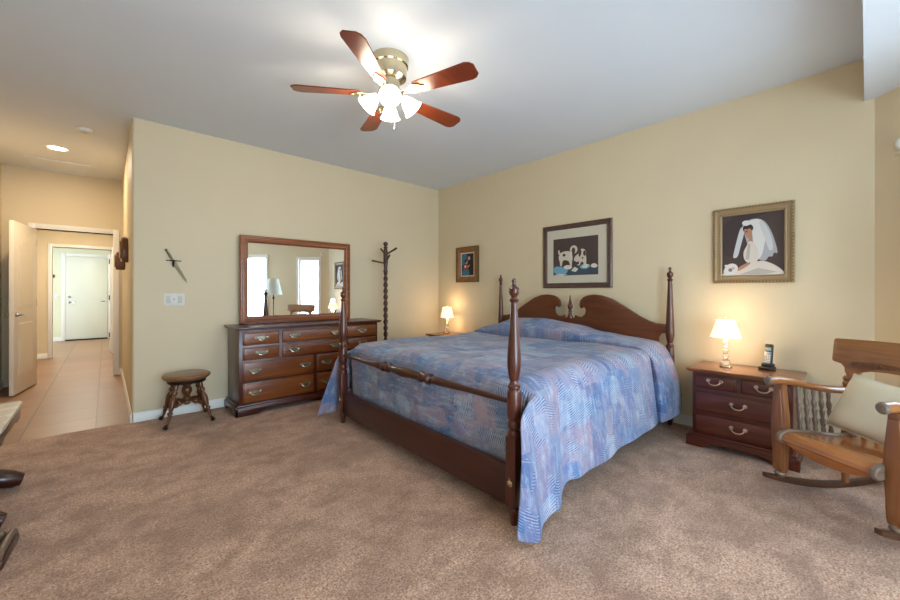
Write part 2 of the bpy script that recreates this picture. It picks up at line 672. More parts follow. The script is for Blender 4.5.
def window(name, hole, mat, split=True):
    x0, x1, z0, z1 = hole
    root = bpy.data.objects.new(name, None)
    COL.objects.link(root)
    root.matrix_world = mat
    struct(root)
    f = MB()
    f.frame(x0 - .05, x1 + .05, z0 - .05, z1 + .05, [(0, 0), (0, .018), (.05, .018), (.05, 0)])
    f.box(x0 - .06, x1 + .06, -.05, 0.0, z0 - .075, z0 - .05, .004)
    struct(f.build('window_casing', 'trim', root))
    s = MB()
    s.frame(x0, x1, z0, z1, [(0, -.10), (0, -.05), (.035, -.05), (.035, -.10)])
    if split is None:
        pass
    elif split:
        s.box(x0 + .03, x1 - .03, .055, .095, (z0 + z1) / 2 - .02, (z0 + z1) / 2 + .02)
    else:
        s.box((x0 + x1) / 2 - .03, (x0 + x1) / 2 + .03, .055, .095, z0, z1)
    struct(s.build('window_frame', 'trim', root))
    p = MB()
    p.box(x0 + .03, x1 - .03, .072, .076, z0 + .03, z1 - .03)
    struct(p.build('window_glass', 'pane', root))
    c = mat @ Vector(((x0 + x1) / 2, 0.125, (z0 + z1) / 2))
    n = (mat.to_3x3() @ Vector((0, -1, 0))).normalized()
    rot = n.to_track_quat('-Z', 'Y').to_euler()
    portal(c, rot, x1 - x0, z1 - z0)


window('window_1', WIN[0], BM, None)
window('window_2', WIN[1], BM, None)
window('window_3_added', ADDED_HOLE, FM, False)  # unseen window, added to bring in more daylight

# outside
m = MB()
m.box(1.0, 9.0, 4.2, 6.4, -.2, -.1, mat=BM @ Matrix.Translation((-5, 0, 0)))
m.box(-.5, 3.2, .16, 1.6, -.2, -.1, mat=BM)  # near slab added to block steep light rising to the nook ceiling
struct(m.build('ground_and_light_block', 'patio'))
m = MB()
for r_ in range(8):
    m.box(1.0, 9.0, 5.2, 5.4, -.1 + r_ * .205, -.1 + r_ * .205 + .198, .008, 1, mat=BM @ Matrix.Translation((-5, 0, 0)))
tag(m.build('block_fence', 'fence'), 'pale block garden wall seen through the reflected windows', 'fence')

# wall with the bedroom door
m = MB()
DM = Matrix.Translation((XL, YDW, 0))
wall_with_holes(m, XW - XL, H, 0.12, [(0.28, 1.02, 0, 1.985)], DM)
struct(m.build('wall_hall', 'wall'))


def casing(name, xa, xb, zt, y, w=.065, depth=.018, back=None):
    m = MB()
    for yy, sg in ((y, -1),) + (((back, 1),) if back else ()):
        a, b = sorted((yy, yy + sg * depth))
        m.box(xa - w, xa, a, b, 0, zt + w, .004)
        m.box(xb, xb + w, a, b, 0, zt + w, .004)
        m.box(xa, xb, a, b, zt, zt + w, .004)
    struct(m.build(name, 'trim'))


casing('trim_1', XL + .28, XL + 1.02, 1.985, YDW, back=YDW + .12)
m = MB()
m.box(XL + .265, XL + .28, YDW - .012, YDW + .132, 0, 1.985)
m.box(XL + 1.02, XL + 1.035, YDW - .012, YDW + .132, 0, 1.985)
m.box(XL + .265, XL + 1.035, YDW - .012, YDW + .132, 1.985, 2.0)
struct(m.build('trim_2', 'trim'))
# passage beyond it
m = MB()
m.box(XW - .01, XW + .11, YDW + .12, 9.76, 0, 2.46)
struct(m.build('wall_passage', 'wall'))
m = MB()
wall_with_holes(m, 3.6, 2.46, 0.12, [(1.90, 2.69, 0, 1.98)], Matrix.Translation((-2.6, 9.75, 0)))
struct(m.build('wall_entry', 'wall'))
casing('trim_3', -.70, .09, 1.98, 9.75, .055)
m = MB()
m.box(-.715, -.70, 9.738, 9.882, 0, 1.98)
m.box(.09, .105, 9.738, 9.882, 0, 1.98)
m.box(-.715, .105, 9.738, 9.882, 1.98, 1.995)
struct(m.build('trim_4', 'trim'))
m = MB()
m.box(-2.6, 1.0, 13.0, 13.12, 0, 2.46)
struct(m.build('wall_far', 'far_wall'))
m = MB()
FH = (0.9, 2.3, 0.5, 2.0)
EM = Matrix.Translation((-2.5, 9.87, 0)) @ Matrix.Rotation(PI / 2, 4, 'Z')   # local x along +y, y outward (-x)
wall_with_holes(m, 3.13, 2.46, 0.12, [FH], EM)
struct(m.build('wall_entry_left', 'far_wall'))
m = MB()
m.box(.92, 1.04, 9.87, 13.12, 0, 2.46)
struct(m.build('wall_entry_right', 'far_wall'))
window('window_4_added', FH, EM, True)  # unseen side window added to light the entry room

# baseboards
BH = .088


def baseboard(name, pts, th=.013):
    """thin board with an eased top along floor points (room to the left of travel)"""
    m = MB()
    for (ax, ay), (bx, by) in zip(pts[:-1], pts[1:]):
        L = math.hypot(bx - ax, by - ay)
        mt = Matrix.Translation((ax, ay, 0)) @ Matrix.Rotation(math.atan2(by - ay, bx - ax), 4, 'Z')
        m.prism([(0, 0), (th, 0), (th, BH - .012), (th * .45, BH), (0, BH)], -th * .0, L, 'yz', mat=mt @ Matrix.Translation((0, 0, 0)))
    struct(m.build(name, 'trim'))


baseboard('baseboard_back', [(XB, YD), (XW + .01, YD)])
baseboard('baseboard_right', [(XB, BO.y), (XB, YD)])
baseboard('baseboard_hall_right', [(XW, YD), (XW, YDW)][::1])
baseboard('baseboard_hall_left', [(XL, YDW), (XL, YF)])
baseboard('baseboard_bay', [(bay_end.x, bay_end.y), (BO.x, BO.y)])
baseboard('baseboard_hall', [(XW, YDW), (XL + 1.085, YDW)])
baseboard('baseboard_entry', [(-.755, 9.75), (XL, 9.75)])
baseboard('baseboard_far', [(.9, 13.0), (.095, 13.0)])
baseboard('baseboard_far_left', [(-.77, 13.0), (-2.5, 13.0)])


# ------------------------------------------------------------------ doors
def lever(parent, x, z, y, side, flip=1, name='door_handle', mat='chrome'):
    m = MB()
    m.lathe([(0, .028), (.008, .028), (.012, .02), (.04, .012), (.05, .012)], (x, y, z), (x, y + side * .1, z), 16)
    m.tube([(x, y + side * .045, z), (x + flip * .05, y + side * .047, z + .002), (x + flip * .11, y + side * .045, z - .004)], [.01, .008, .006], 8)
    return m.build(name, mat, parent)


def arch_panel(x0, x1, z0, z1, rise, n=10):
    pts = [(x0, z0), (x1, z0), (x1, z1)]
    if rise > 0:
        for k in range(1, n):
            a = k / n
            pts.append((x1 + (x0 - x1) * a, z1 + rise * math.sin(PI * a)))
    pts.append((x0, z1))
    return pts


# bedroom door standing open into the hall; local x from the hinge, visible face is local +y
hinge = Vector((-.665, 7.11, 0))
free = Vector((-.777, 6.42, 0))
dr = free - hinge
d1 = bpy.data.objects.new('door_1', None)
COL.objects.link(d1)
d1.location = hinge
d1.rotation_euler = (0, 0, math.atan2(dr.y, dr.x))
struct(d1)
tag(d1, 'open white panel door with silver lever in the hall', None)
W1 = dr.length
m = MB()
m.box(0, W1, -.018, .018, .012, 1.975, .002)
for (z0, z1, rise) in ((.22, .82, 0), (.98, 1.72, .07)):
    for sd in (1, -1):
        o_ = arch_panel(.13, W1 - .13, z0, z1, rise)
        i_ = arch_panel(.16, W1 - .16, z0 + .03, z1 - .01, rise * .9)
        m.prism(o_, sd * .017, sd * .021, 'xz')
        m.prism(i_, sd * .020, sd * .026, 'xz', .003, seg=1)
struct(m.build('door_panel', 'door', d1))
lever(d1, W1 - .065, .915, .018, 1, -1)
lever(d1, W1 - .065, .915, -.018, -1, -1)
m = MB()
for z in (.2, 1.0, 1.75):
    m.lathe([(0, .007), (.09, .007)], (-.006, .012, z))
m.build('door_hinge', 'chrome', d1)

# entry door at the far end
d2 = bpy.data.objects.new('door_2', None)
COL.objects.link(d2)
d2.location = (-.703, 12.985, 0)
struct(d2)
m = MB()
m.box(0, .735, -.02, .015, .03, 2.035, .002)
struct(m.build('door_panel', 'cream_door', d2))
m = MB()
m.box(-.01, .745, -.05, .015, 0, .028, .003)
struct(m.build('threshold', 'dark_metal', d2))
lever(d2, .06, .93, -.02, -1, 1)
m = MB()
m.lathe([(0, .027), (.012, .027), (.02, .018), (.03, .018)], (.06, -.02, 1.06), (.06, -.1, 1.06))
m.build('deadbolt', 'chrome', d2)
m = MB()
m.box(.62, .70, -.026, -.02, .935, .95, .002)
m.build('door_latch', 'dark_metal', d2)
casing('trim_5', -.708, .037, 2.04, 13.0, .075)

# narrow door seen edge-on beyond the second opening
d3 = bpy.data.objects.new('door_3', None)
COL.objects.link(d3)
d3.location = (.062, 9.9, 0)
struct(d3)
m = MB()
m.box(-.002, .033, 0, .72, .012, 1.97, .002)
struct(m.build('door_panel', 'trim', d3))
for z in (.30, 1.02, 1.72):
    m = MB()
    m.box(-.012, -.002, .0, .05, z, z + .09, .001)
    m.lathe([(0, .008), (.09, .008)], (-.006, -.004, z))
    m.build('door_hinge', 'dark_metal', d3)

# ------------------------------------------------------------------ bed
FP = Vector((1.525, 1.197, 0))      # near foot post
FQ = Vector((1.578, 3.16, 0))       # far foot post
HP = Vector((3.69, 1.17, 0))
HQ = Vector((3.69, 3.106, 0))
bed = thing('four_poster_bed', 'dark mahogany four-poster bed with turned posts and scrolled headboard', 'bed', (2.6, 2.16, 0))
OB = Vector((2.6, 2.16, 0))


def post_profile(top):
    """(z, r) of the turned upper post above the square block"""
    s = top - 1.24
    return [(.440, .031), (.458, .034), (.470, .030), (.478, .024), (.488, .030), (.500, .033), (.512, .030), (.524, .026),
            (.538, .033), (.56, .035), (.61, .0355), (.66, .034), (.678, .032), (.684, .027), (.690, .033), (.700, .033), (.706, .026),
            (.716, .022), (.726, .021), (.734, .026), (.742, .026), (.750, .028), (.79, .034), (.83, .035), (.88, .0325), (.95 + s * .4, .027),
            (1.05 + s * .8, .0205), (1.115 + s, .017), (1.120 + s, .021), (1.127 + s, .024), (1.134 + s, .021), (1.138 + s, .014), (1.146 + s, .015),
            (1.156 + s, .022), (1.168 + s, .0265), (1.180 + s, .025), (1.186 + s, .0265), (1.192 + s, .022), (1.198 + s, .013), (1.206 + s, .010),
            (1.214 + s, .009), (1.222 + s, .012), (1.230 + s, .012), (1.237 + s, .007), (1.241 + s, 0)]


def bed_post(p, top, medal):
    q = p - OB
    m = MB()
    m.box(q.x - .031, q.x + .031, q.y - .031, q.y + .031, .105, .445, .004)
    m.lathe(post_profile(top), (q.x, q.y, 0), seg=24)
    m.lathe([(0, .017), (.02, .020), (.05, .025), (.075, .031), (.085, .028), (.092, .022), (.098, .030), (.108, .030)], (q.x, q.y, 0), seg=20)
    o = m.build('bed_post', 'bedpost', bed)
    if medal:
        k = MB()
        k.lathe([(0, .016), (.004, .016), (.007, .010), (.009, .003), (.010, 0)], (q.x - .031, q.y, .215), (q.x - .1, q.y, .215), 16)
        k.lathe([(0, .007), (.006, .006), (.008, 0)], (q.x - .031, q.y, .238), (q.x - .1, q.y, .238), 10)
        b = k.build('bolt_cover', 'brass', o)
        b['label'] = 'brass bolt cover'
    return o


bed_post(FP, 1.241, True)
bed_post(FQ, 1.215, True)
bed_post(HP, 1.392, False)
bed_post(HQ, 1.392, False)
# foot rail and foot board between the foot posts
a, b = FP - OB, FQ - OB
m = MB()
L = (b - a).length
prof = [(.0, .014), (.02, .016), (.06, .018), (.18, .021), (.30, .026), (.335, .027), (.345, .020), (.352, .028), (.362, .029), (.372, .020), (.380, .025), (.395, .029), (.408, .022),
        (.42, .026), (.5, .029), (.58, .026), (.592, .022), (.605, .029), (.62, .025), (.628, .020), (.638, .029), (.648, .028), (.655, .020), (.665, .027), (.70, .026), (.82, .021), (.94, .018), (.98, .016), (1.0, .014)]
prof = [(q_, w_ * (1.3 if w_ >= .0278 else 1.0 if w_ > .021 else .85)) for q_, w_ in prof]
m.turned((a.x, a.y, .615), (b.x, b.y, .605), prof, 16)
m.build('foot_rail', 'bedrail', bed)
m = MB()
ang = math.atan2(b.y - a.y, b.x - a.x)
mt = Matrix.Translation((a.x, a.y, 0)) @ Matrix.Rotation(ang, 4, 'Z')
m.box(.02, L - .02, -.015, .015, .085, .285, .004, mat=mt)
m.box(.02, L - .02, -.019, .019, .272, .288, .005, mat=mt)
m.build('foot_board', 'bedrail', bed)
for p, q in ((FP, HP), (FQ, HQ)):
    a2, b2 = p - OB, q - OB
    m = MB()
    mt = Matrix.Translation((a2.x, a2.y, 0)) @ Matrix.Rotation(math.atan2(b2.y - a2.y, b2.x - a2.x), 4, 'Z')
    m.box(.03, (b2 - a2).length - .03, -.012, .012, .16, .30, .003, mat=mt)
    m.build('side_rail', 'mahogany_x', bed)
# headboard outline: half profile (offset from the centre, z)
half = [(0, .900), (.055, .900), (.062, .928), (.10, .912), (.142, .915), (.176, .945), (.186, .985), (.172, 1.012), (.150, 1.018), (.138, 1.002), (.118, 1.015), (.112, 1.045), (.122, 1.085),
        (.155, 1.118), (.205, 1.138), (.28, 1.147), (.36, 1.138), (.46, 1.104), (.59, 1.028), (.71, .953), (.80, .908), (.86, .890), (.945, .886)]
low = [(.945, .806), (.905, .800), (.884, .765), (.882, .69), (.905, .655), (.945, .648), (.945, .42), (0, .42)]
hb = [(2.14 - OB.y - d, z) for d, z in half + low]
hb2 = [(2.14 - OB.y + d, z) for d, z in (half + low)[1:-1]]
m = MB()
m.prism(hb + hb2[::-1], 3.672 - OB.x, 3.702 - OB.x, 'yz', .005)
hbo = m.build('headboard', 'headboard', bed)
m = MB()
m.lathe([(.895, .030), (.915, .030), (.92, .022), (.94, .018), (.955, .015), (.96, .022), (.968, .022), (.972, .014), (.985, .017), (1.01, .028), (1.03, .028), (1.05, .019),
         (1.06, .012), (1.068, .017), (1.076, .012), (1.09, .010), (1.12, .008), (1.14, .003), (1.145, 0)], (3.687 - OB.x, 2.14 - OB.y, 0), seg=16)
m.build('finial', 'bedpost', hbo)


# ------------------------------------------------------------------ bedspread
def interp(x, tab):
    if x <= tab[0][0]:
        return tab[0][1]
    for (a, va), (b, vb) in zip(tab[:-1], tab[1:]):
        if x <= b:
            k = (x - a) / (b - a)
            k = k * k * (3 - 2 * k)
            return va + (vb - va) * k
    return tab[-1][1]


hemR = [(1.36, .06), (1.42, .035), (1.47, .022), (1.55, .022), (1.60, .04), (1.65, .070), (1.74, .062), (1.84, .075), (1.90, .130), (2.3, .135), (3.1, .155), (3.27, .15), (3.6, .165)]
TOPZ = 0.705
NX, ND, NTW = 124, 18, 46
YRm, YLm = 1.205, 3.115
XS = [1.636 + (3.635 - 1.636) * (i / (NX - 1)) for i in range(NX)]
hump_y = [(1.15, .0), (1.25, .03), (1.45, .055), (1.72, .085), (2.0, .15), (2.3, .182), (2.6, .175), (2.95, .085), (3.12, .03)]


FDX = [(3.165, 0), (3.19, .028), (3.205, .034), (3.225, -.005), (3.25, -.032), (3.30, -.022), (3.38, 0)]
FOFF = [(3.165, 0), (3.19, -.25), (3.205, -.38), (3.225, .25), (3.25, .6), (3.30, .88), (3.38, 1.0)]


def hump_x(x):
    return interp(x, FOFF) * (1 - .18 * max(0, (x - 3.45) / .18))


def sfold(x, t):
    """sideways folds of a hanging side, stronger near the hem"""
    w = (1 - t)
    near = math.exp(-((x - 1.5) / .35) ** 2)
    f = .030 * near * math.sin((x - 1.40) * 24 + .4) + .010 * math.sin(x * 9.0 + .5) + .006 * math.sin(x * 17)
    f += .055 * math.exp(-((x - 1.87) / .05) ** 2) * (-.55)
    return f * w ** .8


def side_pt(i, t, right):
    x0 = XS[i]
    s = i / (NX - 1)
    cw = max(0.0, 1 - s / .16) ** 1.5           # weight of the foot corner
    head = interp(x0, FOFF)
    top = TOPZ - .045
    if right:
        x = x0 - cw * (.15 * (1 - t) ** .7 + .136 * min(1, (1 - t) / .14))
        x -= max(0, head) * .085 * (x0 - 3.2) / .43 - interp(x0, FDX)
        hem = interp(x, hemR) if cw > 0 else interp(x0, hemR)
        z = hem + (top - hem) * t
        y = YRm - .035 - .022 * cw - (.085 + .035 * cw) * (1 - t) ** .75 - sfold(x, t)
        y -= head * (.035 + .035 * math.sin(PI * t)) * (1 - .2 * t)
        if .10 < s < .99 and head < .5:
            y += 0
        return Vector((x, y, z))
    x = x0 - cw * (.14 * (1 - t) + .06 * min(1, (1 - t) / .14))
    hem = .12 - .105 * cw
    z = hem + (top - hem) * t
    y = YLm + .035 + .075 * cw ** .5 + (.085 + .095 * cw) * (1 - t) ** 1.1 + sfold(x + .2, t)
    y += head * .04
    return Vector((x, y, z))


def cover(i, j):
    s = i / (NX - 1)
    x = XS[i]
    if j < ND:
        return side_pt(i, j / ND, True)
    if j > ND + NTW:
        return side_pt(i, (2 * ND + NTW - j) / ND, False)
    k = (j - ND) / NTW
    y = YRm - .03 + (YLm - YRm + .06) * k
    edge = min(k, 1 - k)
    rnd = max(0.0, 1 - edge / .035)
    z = TOPZ - .045 * rnd ** 2
    foot = max(0.0, 1 - s / .05)
    z -= .05 * foot ** 2
    z += hump_x(x) * interp(y, hump_y)
    if x < 3.18:
        z += .008 * math.sin(x * 5 + y * 3) + .005 * math.sin(y * 9 - x * 4) + .012 * math.sin(PI * k) * math.sin(PI * min(1, s * 1.2))
    cw = max(0.0, 1 - s / .16) ** 1.5
    xx = x + interp(x, FDX) - (.02 * cw * (1 - k) ** 6) + .02 * foot * 0
    return Vector((xx, y, z))


def uv_cover(i, j):
    if j < ND:
        v = -(1 - j / ND) * .60
    elif j > ND + NTW:
        v = 1.97 + (j - ND - NTW) / ND * .60
    else:
        v = (j - ND) / NTW * 1.97
    return (cover(i, j).x, v)


m = MB()
m.grid(cover, NX, 2 * ND + NTW + 1, uv_cover)
# the foot end hangs behind the foot rail into the frame
NF = 14


def footdrop(i, j):
    t = i / (NF - 1)
    k = j / NTW
    p = cover(0, ND + j)
    ln = FP.x + (p.y - FP.y) * (FQ.x - FP.x) / (FQ.y - FP.y)
    y = min(max(p.y, 1.245), 3.10)
    z = p.z + (.20 - p.z) * t
    x = p.x + (ln + .058 - p.x) * min(1, t * 3) + .007 * math.sin(y * 21) * t + .004 * math.sin(y * 47 + 1) * t
    return Vector((x, p.y + (y - p.y) * min(1, t * 3), z))


m.grid(footdrop, NF, NTW + 1, lambda i, j: (1.636 - i / (NF - 1) * .5, j / NTW * 1.97))
bmesh.ops.remove_doubles(m.bm, verts=m.bm.verts[:], dist=.0015)
bs = m.build('bedspread', 'bedspread', None, 80)
md = bs.modifiers.new('thick', 'SOLIDIFY')
md.thickness = .012
md.offset = 0.3
md = bs.modifiers.new('soft', 'SUBSURF')
md.levels = md.render_levels = 1
tag(bs, 'blue and mauve patchwork bedspread draped over the four-poster bed and its pillows', 'bedspread')


# ------------------------------------------------------------------ chests of drawers
def batwing(parent, x, z, y):
    """brass bail pull with a shaped back plate, front toward -y"""
    m = MB()
    out = [(-.048, .004), (-.040, .016), (-.026, .010), (-.012, .017), (0, .013), (.012, .017), (.026, .010), (.040, .016), (.048, .004),
           (.040, -.008), (.026, -.006), (.014, -.014), (0, -.018), (-.014, -.014), (-.026, -.006), (-.040, -.008)]
    m.prism([(x + a * 1.3, z + b * 1.35) for a, b in out], y - .003, y, 'xz', .001, seg=1)
    for s in (-1, 1):
        m.lathe([(0, .006), (.012, .005), (.016, .007), (.02, 0)], (x + s * .042, y - .002, z + .006), (x + s * .042, y - 1, z + .006), 10)
    m.tube([(x - .042, y - .014, z + .006), (x - .040, y - .018, z - .004), (x - .024, y - .024, z - .017), (x, y - .026, z - .021), (x + .024, y - .024, z - .017), (x + .040, y - .018, z - .004), (x + .042, y - .014, z + .006)],
           [.003, .0035, .004, .005, .004, .0035, .003], 8)
    return m.build('handle', 'antique_brass', parent)


def bail(parent, x, z, y):
    m = MB()
    for s in (-1, 1):
        m.lathe([(0, .0135), (.003, .0135), (.006, .010), (.014, .006), (.018, .009), (.022, .006), (.024, 0)], (x + s * .040, y, z), (x + s * .040, y - 1, z), 14)
    m.tube([(x - .040, y - .015, z), (x - .034, y - .02, z - .012), (x - .024, y - .024, z - .022), (x - .010, y - .026, z - .027), (x + .010, y - .026, z - .027), (x + .024, y - .024, z - .022), (x + .034, y - .02, z - .012), (x + .040, y - .015, z)],
           [.0035, .004, .004, .0045, .0045, .004, .004, .0035], 8)
    return m.build('handle', 'pale_brass', parent)


def chest(root, W, D, Ht, drawers, woods, handle, base_h, over=.03, foot=.17):
    """local frame: centred on x, front face at y=0, back at y=D"""
    case, drw, topw = woods
    m = MB()
    hw = W / 2
    m.box(-hw, hw, .002, D, base_h - .01, Ht - .026, .003)
    m.build('case', case, root)
    m = MB()
    tp = [(-over, Ht - .020), (-over - .004, Ht - .012), (-over, Ht - .003), (-over + .006, Ht)]
    m.box(-hw - over * .7, hw + over * .7, -over * .7, D, Ht - .028, Ht - .018, .004)
    m.box(-hw - over, hw + over, -over, D, Ht - .018, Ht, .005, 3)
    m.build('top', topw, root)
    # plinth with bracket feet
    m = MB()
    e = .035
    fx = hw + e
    front = [(-fx, 0), (-fx + foot, 0), (-fx + foot + .02, .012), (-fx + foot + .04, .03), (-fx + foot + .09, .04), (0, .044), (fx - foot - .09, .04), (fx - foot - .04, .03), (fx - foot - .02, .012),
             (fx - foot, 0), (fx, 0), (fx, base_h - .03), (-fx, base_h - .03)]
    m.prism(front, -e, -e + .022, 'xz', .003)
    sd = [(-e, 0), (-e + foot * .6, 0), (-e + foot * .6 + .03, .035), (D - foot * .5, .035), (D - foot * .4, 0), (D, 0), (D, base_h - .03), (-e, base_h - .03)]
    for s in (-1, 1):
        a_, b_ = sorted((s * fx, s * (fx - .022)))
        m.prism(sd, a_, b_, 'yz', .003)
    m.box(-fx + .004, fx - .004, -e + .004, D, base_h - .034, base_h - .018, .005)
    m.box(-fx + .016, fx - .016, -e + .016, D, base_h - .02, base_h, .006)
    m.build('plinth', case, root)
    for (x0, x1, z0, z1, hs) in drawers:
        m = MB()
        m.box(x0, x1, -.012, .02, z0, z1, .003)
        m.prism([(x0 + .006, z0 + .006), (x1 - .006, z0 + .006), (x1 - .006, z1 - .006), (x0 + .006, z1 - .006)], -.022, -.010, 'xz', .008, seg=3)
        d = m.build('drawer', drw, root)
        for hx in hs:
            handle(d, hx, (z0 + z1) / 2 + (.016 if handle is bail else .004), -.0215)


cx = 1.68
dresser = thing('dresser', 'long dark wood dresser with brass pulls under the framed mirror', 'dresser', (cx, 3.975, 0))
dd = []
for z0, z1 in ((.661, .784), (.520, .642)):
    dd.append((.962 - cx, 1.291 - cx, z0, z1, [1.126 - cx]))
    dd.append((1.325 - cx, 1.995 - cx, z0, z1, [1.435 - cx, 1.885 - cx]))
    dd.append((2.029 - cx, 2.397 - cx, z0, z1, [2.213 - cx]))
for z0, z1 in ((.322, .502), (.112, .301)):
    dd.append((.962 - cx, 1.644 - cx, z0, z1, [1.065 - cx, 1.55 - cx]))
    dd.append((1.676 - cx, 2.397 - cx, z0, z1, [1.78 - cx, 2.29 - cx]))
chest(dresser, 1.50, .44, .836, dd, ('mahogany_x', 'cherry_x', 'mahogany_x'), batwing, .10, .035, .19)

nd = [(-.270, -.012, .446, .546, [-.141]), (.012, .270, .446, .546, [.141]), (-.270, .270, .270, .422, [0]), (-.270, .270, .110, .246, [0])]
ns = thing('nightstand', 'dark cherry nightstand with brass bails behind the rocking chair', 'nightstand', (3.355, .617, 0), -PI / 2, 'bedside nightstands')
chest(ns, .580, .42, .590, nd, ('nightstand', 'nightstand', 'ns_top_lit'), bail, .10, .035, .11)
copy_thing(ns, (3.355, 3.84, 0), -PI / 2, 'dark nightstand in the corner beyond the bed, mostly hidden')

# ------------------------------------------------------------------ mirror on the dresser
mir = thing('dresser_mirror', 'large wood-framed rectangular mirror standing on the dresser', 'mirror', (1.64, 4.345, .838), R(-1.05))
m = MB()
m.frame(-.612, .612, 0.004, .928, [(0, -.03), (0, .012), (.006, .020), (.016, .022), (.022, .016), (.030, .016), (.045, .024), (.058, .020), (.064, .012), (.072, .008), (.076, 0), (.076, -.03)])
m.build('mirror_frame', 'cherry_y', mir)
m = MB()
m.box(-.54, .54, .0, .004, .078, .855)
m.build('mirror_glass', 'mirror', mir, smooth=False)
m = MB()
m.box(-.60, .60, .022, .036, .01, .92)
m.build('mirror_back', 'mahogany_x', mir)
m = MB()
m.box(-.58, .58, -.03, .04, -.001, .012, .003)
m.build('mirror_base', 'mahogany_x', mir)

# ------------------------------------------------------------------ piano stool
st = thing('piano_stool', 'round wooden piano stool on turned legs below the wall switch', 'stool', (.55, 4.17, 0))
m = MB()
m.lathe([(.385, .155), (.392, .170), (.405, .182), (.415, .185), (.424, .182), (.431, .172), (.434, .16), (.434, 0)], seg=40)
m.build('seat', 'stool_seat', st)
m = MB()
m.lathe([(.345, .08), (.356, .145), (.386, .150)], seg=32)
m.lathe([(.335, .045), (.355, .085)], seg=24)
m.build('seat_plate', 'dark_metal', st)
m = MB()
m.lathe([(.145, .0), (.150, .018), (.16, .026), (.175, .026), (.185, .020), (.195, .032), (.215, .032), (.225, .022), (.235, .026), (.27, .042), (.30, .038), (.315, .026), (.325, .034), (.345, .036), (.355, .036)], seg=20)
m.build('column', 'stool', st)
legp = [(0, .008), (.04, .009), (.16, .013), (.22, .017), (.24, .011), (.26, .021), (.30, .022), (.33, .012), (.36, .017), (.50, .024), (.60, .025), (.68, .017), (.72, .011), (.75, .021), (.80, .022), (.84, .014), (.90, .019), (1, .017)]
for sx, sy in ((-1, -1), (1, -1), (1, 1), (-1, 1)):
    f_ = Vector((.160 * sx, .160 * sy, .028))
    t_ = Vector((.085 * sx, .085 * sy, .360))
    m = MB()
    m.turned(f_, t_, legp, 14)
    lg = m.build('leg', 'stool', st)
    m = MB()
    m.sphere((f_.x + .012 * sx, f_.y + .012 * sy, .017), .017, 12)
    for q in (-.5, 0, .5):
        an = math.atan2(sy, sx) + q
        m.tube([(f_.x, f_.y, .04), (f_.x + .022 * math.cos(an), f_.y + .022 * math.sin(an), .030), (f_.x + .034 * math.cos(an), f_.y + .034 * math.sin(an), .010)], [.007, .006, .004], 6)
    m.build('claw_foot', 'dark_metal', lg)
    m = MB()
    mid = f_.lerp(t_, .42)
    m.turned((.02 * sx, .02 * sy, .19), mid, [(0, .012), (.2, .014), (.3, .022), (.42, .023), (.5, .012), (.58, .020), (.72, .022), (.82, .014), (1, .012)], 12)
    m.build('stretcher', 'stool', st)

# ------------------------------------------------------------------ coat rack
rk = thing('coat_rack', 'tall barley-twist wooden coat rack with four pegs beside the dresser', 'coat rack', (2.69, 4.20, 0))
m = MB()
m.lathe([(.16, .0), (.17, .03), (.22, .034), (.30, .030), (.34, .024), (.36, .034), (.39, .036), (.42, .026), (.45, .024)], seg=16)
NZ = 150


def twist(i, j):
    z = .44 + (1.43 - .44) * i / (NZ - 1)
    th = 2 * PI * j / 20
    k = min(1, i / 6, (NZ - 1 - i) / 6)
    r = .0225 + .0075 * k * math.cos(2 * (th - z * 2 * PI / .16))
    return Vector((r * math.cos(th), r * math.sin(th), z))


m.grid(twist, NZ, 20, wrap=True)
m.lathe([(1.42, .024), (1.435, .030), (1.45, .030), (1.46, .022), (1.50, .023), (1.56, .030), (1.66, .030), (1.72, .026), (1.735, .020), (1.745, .028), (1.755, .028), (1.765, .016), (1.775, .022), (1.79, .030), (1.80, .031), (1.812, .026), (1.822, .013), (1.825, 0)], seg=18)
m.build('pole', 'rack', rk)
# camera-facing directions: screen right is (0.74,-0.67), toward the camera is (-0.67,-0.74)
sr, sc_ = Vector((.74, -.67, 0)), Vector((-.67, -.74, 0))
for z, dx, dc, rise in ((1.655, .155, .05, .085), (1.655, -.08, -.10, .09), (1.545, -.165, .06, .03), (1.55, .075, .14, .09)):
    d = sr * dx + sc_ * dc
    e = d + Vector((0, 0, rise))
    m = MB()
    m.tube([(0, 0, z), (e.x * .5, e.y * .5, z + e.z * .5), (e.x * .92, e.y * .92, z + e.z * .92), (e.x, e.y, z + e.z)], [.011, .0115, .013, .010], 10)
    m.build('peg', 'rack', rk)
for k in range(4):
    an = PI / 4 + k * PI / 2
    c_, s_ = math.cos(an), math.sin(an)
    m = MB()
    m.tube([(0, 0, .22), (.07 * c_, .07 * s_, .215), (.15 * c_, .15 * s_, .12), (.20 * c_, .20 * s_, .03), (.23 * c_, .23 * s_, .014)], [.016, .018, .016, .014, .014], 10)
    m.build('foot', 'rack', rk)


